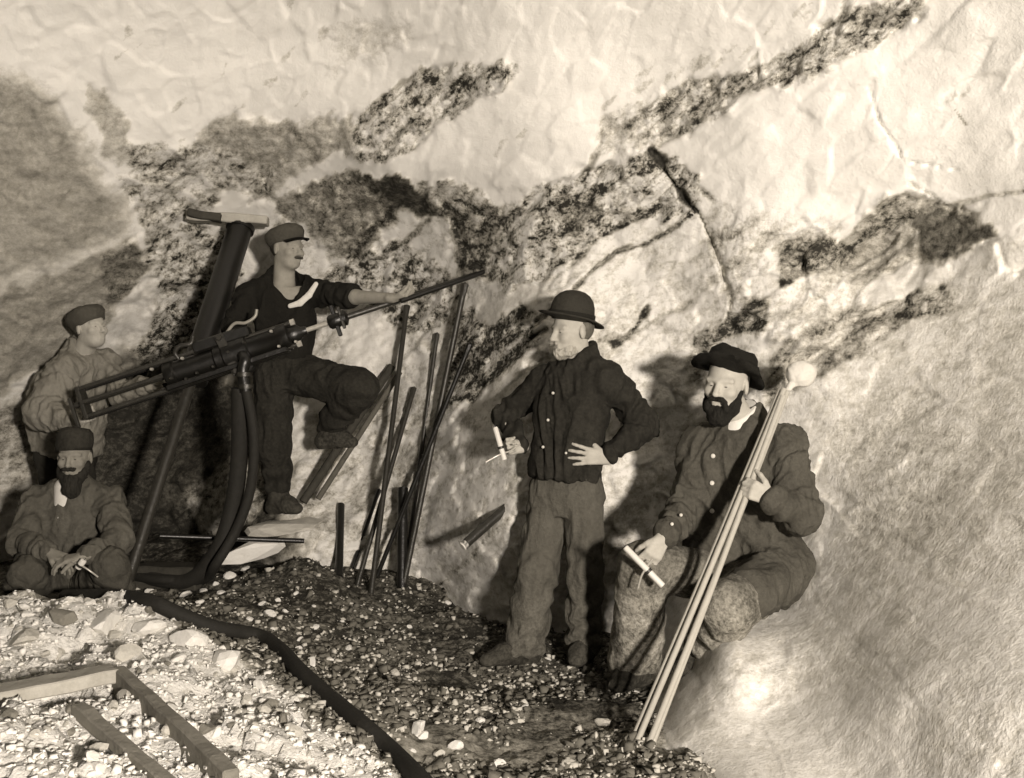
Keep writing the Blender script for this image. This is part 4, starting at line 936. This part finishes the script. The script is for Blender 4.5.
# column
col = empty('drill_stand'); tag(col, 'thick slanting iron column that carries the rock drill', 'column')
ct = P(241, 226, 6.36); cm = P(203, 345, 6.02); cd = nrm(cm-ct)
cb = cm+(cm-ct)*.22; foot = cb+cd*.6
zf = float(floor_z(foot[0], foot[1])); foot = cb+cd*((cb[2]-zf-.03)/-cd[2])
tube('column_tube', [ct, ct+cd*.03, ct+cd*.03, cb], [.085, .085, .074, .074], M['iron'], col, 24)
tube('column_collar', [cb-cd*.06, cb+cd*.05], .088, M['iron'], col, 24)
tube('jack_screw', [cb, foot], .031, M['steel'], col, 16)
turned('jack_foot', foot, -cd, [(.0, -.03), (.10, -.03), (.10, 0), (.05, .03), (.05, .06), (.0, .06)], M['iron'], col)
rebase(col, foot)
hb = beam('wooden_headboard', P(188,217,6.33), P(268,221,6.36), .14, .055, wood_g, None, (0, 0, 1), .006, .01); tag(hb, 'rough wooden board wedged between the column top and the roof', 'board'); rebase(hb, P(228,224,6.36))
wd = beam('wooden_wedge', P(189,213,6.26), P(222,219,6.28), .10, .05, wood_d, None, (0, 0, 1), .006, .01); tag(wd, 'dark wooden wedge at the left end of the headboard', 'wedge'); rebase(wd, P(205,220,6.27))

# hoses
def hose(pts, r, label, n=14):
    path = smooth_path(pts, 10); o = tube('air_hose', path, r, M['rubber'], None, n); tag(o, label, 'hose', 'air hoses'); rebase(o, path[-1]); return o
g1 = ray_floor(190, 588); g2 = ray_floor(205, 583)
hose([P(240,388,5.66), P(240,420,5.68), P(239,460,5.72), P(233,505,5.74), P(219,548,5.72), g1+V3(0, 0, .045), g1+V3(-.25, .08, .045), g1+V3(-.55, .30, .05)], .047, 'thick black hose curving down from the drill to the floor')
hose([P(246,390,5.62), P(252,420,5.62), P(254,455,5.64), P(249,495,5.66), P(236,530,5.66), P(216,564,5.62), g2+V3(.0, -.05, .03), g2+V3(-.25, -.05, .03), g2+V3(-.6, .15, .04)], .027, 'thinner hose hanging just right of the thick one under the drill')
pts = []
for (a, b) in ((150,606),(178,618),(215,632),(258,640),(280,654),(300,676),(330,703),(362,730),(392,757),(420,786),(450,820)):
    p = ray_floor(a, b); pts.append(p+V3(0, 0, .018))
pts = [pts[0]+V3(-.55, .42, -.06), pts[0]+V3(-.25, .22, -.02)]+pts
path = smooth_path(pts, 10); o = tube('air_hose', path, .034, M['rubber'], None, 14); tag(o, 'dark hose snaking across the floor into the foreground', 'hose', 'air hoses'); rebase(o, path[0])

# loose drill steels leaning on the face
def leaning(top, bot, r, label, mat='steel', bit=True, n=8, lift=.03, name='drill_steel', cat='drill steel', grp='drill steels'):
    b = ray_floor(*bot); Yt = wall_depth(*top)-lift; t = P(top[0], top[1], Yt)
    b = b+V3(0, 0, .0)
    o = tube(name, [b, t], r, M[mat], None, n)
    if bit:
        d = nrm(t-b); turned('bit', t, d, [(.0, -.07), (r, -.07), (r*1.3, -.012), (r*1.3, .0), (.0, .012)], M[mat], o, 8)
    tag(o, label, cat, grp); rebase(o, b); return o
leaning((407,306), (371,594), .016, 'tall drill steel whose top stands just under the runner\'s hand')
leaning((465,284), (403,588), .017, 'tallest drill steel, its top touching the end of the chucked steel')
leaning((437,334), (404,584), .013, 'thin drill steel between the two tallest ones')
leaning((414,388), (357,586), .014, 'drill steel ending halfway up between the tall ones, slanting left')
leaning((470,344), (377,576), .014, 'drill steel slanting most to the right, crossing the tallest one', 'iron')
leaning((379,490), (352,568), .012, 'short thin drill steel at the left foot of the bundle', 'iron')
leaning((403,488), (402,588), .030, 'short thick iron bar upright at the foot of the tallest steel', 'iron', False, 10, .12, 'iron_bar', 'iron bar')
leaning((341,505), (339,577), .022, 'short iron bar standing alone left of the leaning steels', 'iron', False, 10, .08, 'iron_bar', 'iron bar')
leaning((447,296), (388,392), .009, 'slender pale rod high on the face behind the tall steels', 'bright', False, 8, .03, 'rod', 'rod') if False else None
# props under the raised foot
a = P(392,366,wall_depth(392,366)-.05); b = P(303,502,6.12); o = tube('wooden_prop', [b, a], .025, wood_d, None, 12); tag(o, 'dark round prop slanting under the raised boot of the drill runner', 'prop', 'props at the face'); rebase(o, b)
a = P(400,372,wall_depth(400,372)-.05); b = P(318,499,6.14); o = tube('wooden_prop', [b, a], .017, plain('brown_prop', .10, .85, 0, .4, 12, .6, .15), None, 12); tag(o, 'thinner brown prop lying right against the dark slanting prop', 'prop', 'props at the face'); rebase(o, b)
a = P(160,536,5.72); b = P(304,541,6.0); o = tube('iron_bar', [a, b], .014, M['iron'], None, 8); tag(o, 'thin horizontal iron bar behind the hanging hoses', 'iron bar'); rebase(o, a)
a = P(463,546,5.12); b = P(522,494,5.30); o = tube('iron_pipe', [a, b], .024, M['steel'], None, 16); turned('pipe_end', a, nrm(a-b), [(.0, .006), (.020, .006), (.024, .0), (.024, -.02)], M['white_cloth'], o, 16)
tag(o, 'short round pipe with a pale end jutting out behind the standing man', 'pipe'); rebase(o, a)

# --- the pale poles in the seated man's hand
tops = ((780,391,4.35),(784,389,4.33),(787,392,4.35),(783,396,4.31)); bots = ((633,739),(637,742),(649,743),(653,742))
lab = ('pale pole at the left edge of the bundle the seated man grips', 'pale pole second from the left in the gripped bundle', 'pale pole second from the right in the gripped bundle', 'pale pole at the right edge of the bundle the seated man grips')
for t, b, l in zip(tops, bots, lab):
    b3 = ray_floor(*b); t3 = P(*t); o = tube('wooden_pole', smooth_path([b3, (b3*.52+t3*.48)+V3(.004, 0, 0), t3], 6), .0115, wood_p, None, 10); tag(o, l, 'pole', 'poles held by the seated man'); rebase(o, b3)
fl = Fld(P(800,374,4.37)-.09, P(800,374,4.37)+.09, .005); fl.ell(P(801,374,4.37), (.062, .05, .054), None, .01); fl.cone(P(788,389,4.35), P(797,380,4.36), .010, .02, .008); fl.ell(P(784.5,375,4.33), (.012, .03, .010), None, .01, 'cut')  # plain white lump above the poles, of unknown nature
v, f = fl.mesh(); o = mesh_obj('white_lump', folds(v, f, .006, (20, 20, 20)), f, plain('lump_white', .56, .9, 0, .05, 30, .5, .1)); tag(o, 'bright white rounded lump at the upper end of the pole bundle', 'lump'); rebase(o, P(797,386,4.28))

# --- candles on spikes
def candlestick(ca, cb_, r, sp, label):
    ca = np.asarray(ca); cb_ = np.asarray(cb_); root = empty('miners_candlestick'); tag(root, label, 'candlestick', 'candlesticks held by the miners')
    d = nrm(ca-cb_); c = tube('candle', [cb_, cb_+d*.002, ca-d*.004, ca], [r*.7, r, r, r*.75], M['candle'], root, 14)
    tube('wick', [ca-d*.002, ca+d*.012+V3(.003, 0, 0)], .0016, M['iron'], c, 6)
    m = cb_*.62+ca*.38; turned('socket_ring', m, d, [(r+.0005, -.006), (r+.003, -.006), (r+.003, .006), (r+.0005, .006)], M['steel'], root, 16)
    tube('spike', smooth_path([np.asarray(q) for q in sp], 6), .0045, M['bright'], root, 8); rebase(root, m); return root
candlestick(P(495,427,4.80), P(504.5,460,4.80), .0125, [P(520,444,4.86), P(510,451,4.82), P(500,454.5,4.79), P(486,462,4.78)], 'candle on a spiked holder in the standing man\'s right hand')
candlestick(P(625,547,4.125), P(663,586,4.10), .0125, [P(652,560,4.14), P(646,568,4.11), P(641,577,4.12), P(638,588,4.14)], 'candle on a spiked holder in the hand on the seated man\'s knee')
candlestick(P(84,560,5.10), P(78,568,5.11), .016, [P(72,562,5.14), P(82,566,5.10), P(90,571,5.10), P(98,577,5.12)], 'short candle stub on a spike in the long-bearded man\'s hands')

# --- timber
def lay(px0, px1, w_, h_, mat, name, label, cat, lift=.0, up=(0, 0, 1)):
    a = ray_floor(*px0)+V3(0, 0, lift); b = ray_floor(*px1)+V3(0, 0, lift); o = beam(name, a, b, w_, h_, mat, None, up, .005, .008); tag(o, label, cat, 'loose timbers on the heap'); rebase(o, (a+b)/2); return o
lay((118,690), (232,800), .045, .13, plain('brown_timber', .20, .85, 0, .4, 12, .6, .15), 'timber_board', 'dark board on edge running out of the lower left corner', 'board', .02)
lay((-40,722), (116,690), .11, .05, wood_g, 'timber_board', 'grey board lying level across the pale heap', 'board', .06)
lay((78,715), (175,800), .045, .045, plain('batten', .22, .85, 0, .4, 12, .6, .15), 'timber_board', 'narrow brown batten left of the board on edge', 'board', .02)
a = ray_floor(132,590); b = ray_floor(200,592); o = beam('timber_block', a+V3(0, .1, .06), b+V3(0, .1, .06), .2, .14, wood_d, None, (0, 0, 1), .008, .01); tag(o, 'dark timber block on the floor right of the long-bearded man', 'timber'); rebase(o, (a+b)/2)

# ------------------------------------------------------------------ loose stones
def stone_mesh(seed, sub=2):
    rs = np.random.RandomState(seed); bm = bmesh.new(); bmesh.ops.create_icosphere(bm, subdivisions=sub, radius=1)
    v = np.array([x.co[:] for x in bm.verts]); f = [[x.index for x in q.verts] for q in bm.faces]; bm.free()
    for _ in range(9):                               # chip flat faces off a ball
        n = nrm(rs.normal(size=3)); h = rs.uniform(.45, .8); d = v@n; v = v-np.outer(np.maximum(d-h, 0), n)
    v = v*np.array([1, rs.uniform(.65, .95), rs.uniform(.5, .8)])
    return v, f
stone_mats = [plain('white_quartz', .70, .85, 0, .2, 3, .5, .15), plain('pale_rock', .46, .85, 0, .3, 3, .5, .15), plain('grey_rock', .20, .85, 0, .35, 3, .5, .15)]
STONES = []
for i in range(9):
    v, f = stone_mesh(100+i); me = bpy.data.meshes.new('stone'); me.from_pydata([tuple(q) for q in v], [], f); me.materials.append(stone_mats[(0, 0, 1, 1, 2, 0, 1, 0, 2)[i]]); me.update(); STONES.append(me)
rs = np.random.RandomState(5)
def stone_label(p, r, k, group):                     # told apart by colour, size and the thing it lies beside
    tone_ = ('white', 'white', 'pale', 'pale', 'grey', 'white', 'pale', 'white', 'grey')[k]
    px = CX+p[0]/p[1]*F; py = CY+(H-p[2])/p[1]*F; w_ = r/p[1]*F
    size_ = 'larger' if w_ > 7.5 else ('middling' if w_ > 4.6 else 'small')
    if group == G1:
        if py < 632: where = 'along the crest of the heap below the long-bearded man' if px < 130 else 'on the far slope of the heap beside the hose'
        elif py < 690 and px < 116: where = 'on the heap between the boulders and the level grey board'
        elif px < 70: where = 'on the heap in the bottom left corner below the grey board'
        elif px < 116+(py-690)*1.0 and py > 690: where = 'on the heap between the narrow batten and the board on edge'
        elif px < 190: where = 'on the heap close to the right of the board on edge'
        elif px < 260: where = 'on the lower right slope of the heap'
        else: where = 'at the foot of the heap beside the floor hose'
    else:
        if py < 612 and px < 320: where = 'on the dark floor beneath the hanging hoses'
        elif px < 330: where = 'on the dark floor just behind the floor hose'
        elif py < 640: where = 'on the dark floor in front of the leaning steels'
        elif px < 440: where = 'on the floor right of the hose in the foreground' if py > 690 else 'on the open floor left of the standing man'
        elif px < 560: where = 'on the floor below the standing man\'s boots' if py > 672 else 'on the floor at the standing man\'s feet'
        else: where = 'on the floor near the lower ends of the pale poles' if py > 700 else 'on the floor between the two right-hand men'
    return '%s %s stone %s' % (size_, tone_, where)
G1 = 'stones of the pale heap'; G2 = 'loose stones on the dark floor'
def stone(p, r, label, group, k=None, name='stone', sink=.3):
    k = rs.randint(9) if k is None else k
    if label is None: label = stone_label(p, r, k, group)
    me = STONES[k]; o = bpy.data.objects.new(name, me); COL.objects.link(o)
    o.location = (p[0], p[1], p[2]+r*(.62-sink)*.7); o.scale = (r, r, r); o.rotation_euler = (rs.uniform(-.4, .4), rs.uniform(-.4, .4), rs.uniform(0, 6.3)); tag(o, label, 'stone', group); return o
G1 = 'stones of the pale heap'; G2 = 'loose stones on the dark floor'
for (a, b, w_, l) in ((104,628,50,'large white boulder with a crack beside it on top of the heap'),(150,628,36,'pale boulder right of the cracked white boulder'),(188,642,44,'white boulder at the right shoulder of the heap'),(65,618,34,'grey boulder near the long-bearded man\'s feet'),(24,640,36,'pale boulder at the left edge of the picture'),(228,662,40,'pale slab sloping down at the right end of the heap'),(130,655,30,'pale stone just above the tip of the dark board')):
    p = ray_floor(a, b); stone(p, w_*.55/F*p[1], l, G1, {0: 0, 1: 5, 2: 1, 3: 4, 4: 2, 5: 7, 6: 3}[len([o for o in bpy.data.objects if o.name.startswith('boulder')])], 'boulder', .45)
for (a, b, w_, l) in ((312,664,18,'white stone lying right of the floor hose'),(418,732,26,'flat pale stone in the middle foreground')):
    p = ray_floor(a, b); stone(p, w_*.5/F*p[1], l, G2, 0, 'boulder', .3)
for (px, py, Y, sc, l) in ((284,527,6.12,(.24,.20,.085),'flat pale ledge rock under the drill runner\'s standing boot'),(248,552,6.02,(.26,.16,.11),'long pale rock below the thin horizontal bar')):
    p = P(px, py, Y); o = stone(p, .1, l, G2, 6 if px > 260 else 0, 'boulder', .3); o.location = p; o.scale = sc; o.rotation_euler = (.05, -.12, .2)
for i in range(150):
    for _ in range(30):
        a = rs.uniform(0, 330); b = rs.uniform(600, 775); p = ray_floor(a, b)
        if pile_mask(np.array(p[0]), np.array(p[1])) > .7: break
    w_ = 7+9*rs.rand()**2*(1+(b-600)/200); stone(p, w_*.55/F*p[1], None, G1)
for (a, b, w_) in ((185,596,14),(203,592,10),(222,594,12),(200,603,9),(278,602,10),(295,595,9),(262,605,12),(270,616,14),(250,620,9),(285,612,8),(315,628,10),(268,640,9),(300,640,8),(330,660,9),(165,588,12),(150,592,10),(230,577,14),(215,585,9),(245,570,12),(238,634,9)):
    p = ray_floor(a, b); stone(p, w_*.55/F*p[1], None, G2, rs.choice([0, 1, 5, 7]))
for i in range(70):
    for _ in range(30):
        a = rs.uniform(250, 680); b = rs.uniform(600, 776); p = ray_floor(a, b)
        if pile_mask(np.array(p[0]), np.array(p[1])) < .2: break
    w_ = 5+6*rs.rand()**2*(1+(b-600)/120); stone(p, w_*.55/F*p[1], None, G2)
# gravel too small to count
def gravel(name, n, pick, size, mat, label):
    base = np.array([(a, b, c) for a in (-1, 1) for b in (-1, 1) for c in (-1, 1)], float)*.75; tri = np.array([(0,1,3),(0,3,2),(4,6,7),(4,7,5),(0,4,5),(0,5,1),(2,3,7),(2,7,6),(0,2,6),(0,6,4),(1,5,7),(1,7,3)]); xs, ys = pick(n); n = len(xs); zs = floor_z(xs, ys); sz = size[0]+(size[1]-size[0])*rs.rand(n)**3
    an = rs.rand(n)*6.28; c, s_ = np.cos(an), np.sin(an); sq = rs.uniform(.5, 1, n)
    v = (base[None]*rs.uniform(.45, 1.1, (n, 1, 3))+rs.uniform(-.38, .38, (n, 8, 3)))*sz[:, None, None]; rx = rs.uniform(-.8, .8, n)[:, None]; v = np.stack([v[..., 0], v[..., 1]*np.cos(rx)-v[..., 2]*np.sin(rx), v[..., 1]*np.sin(rx)+v[..., 2]*np.cos(rx)], -1); v = np.stack([v[..., 0]*c[:, None]-v[..., 1]*s_[:, None]+xs[:, None], v[..., 0]*s_[:, None]+v[..., 1]*c[:, None]+ys[:, None], v[..., 2]*sq[:, None]+zs[:, None]+sz[:, None]*.15], -1)
    f = tri[None]+(np.arange(n)*len(base))[:, None, None]
    o = mesh_obj(name, v.reshape(-1, 3), f.reshape(-1, 3), mat, None, False); tag(o, label, 'gravel', None, 'stuff'); return o
def pick_floor(n):
    a = rs.uniform(120, 720, n*3); Y = 3.2+3.0*rs.rand(n*3)**1.0; x = (a-CX)/F*Y; m = (pile_mask(x, Y) < .4)&(rs.rand(n*3) < .25+.75*sstep(5.6, 3.9, Y))&(fbm(x*2.2, Y*2.2, 0*x, 3)+.25*rs.rand(n*3) > -.15); return x[m][:n], Y[m][:n]
def pick_pile(n):
    a = rs.uniform(-60, 430, n*3); Y = 2.7+2.2*rs.rand(n*3); x = (a-CX)/F*Y; m = pile_mask(x, Y) > .4; return x[m][:n], Y[m][:n]
gravel('floor_gravel', 5000, pick_floor, (.004, .018), stone_mats[1], 'fine pale gravel strewn over the dark floor')
gravel('dark_gravel', 5000, pick_floor, (.006, .026), plain('dark_rock', .13, .85, 0, .4, 9, .5, .15), 'dark grey gravel trodden into the floor')
gravel('heap_gravel', 6500, pick_pile, (.004, .017), plain('quartz_chips', .72, .85, 0, .2, 9, .5, .15), 'white broken gravel on the heap')
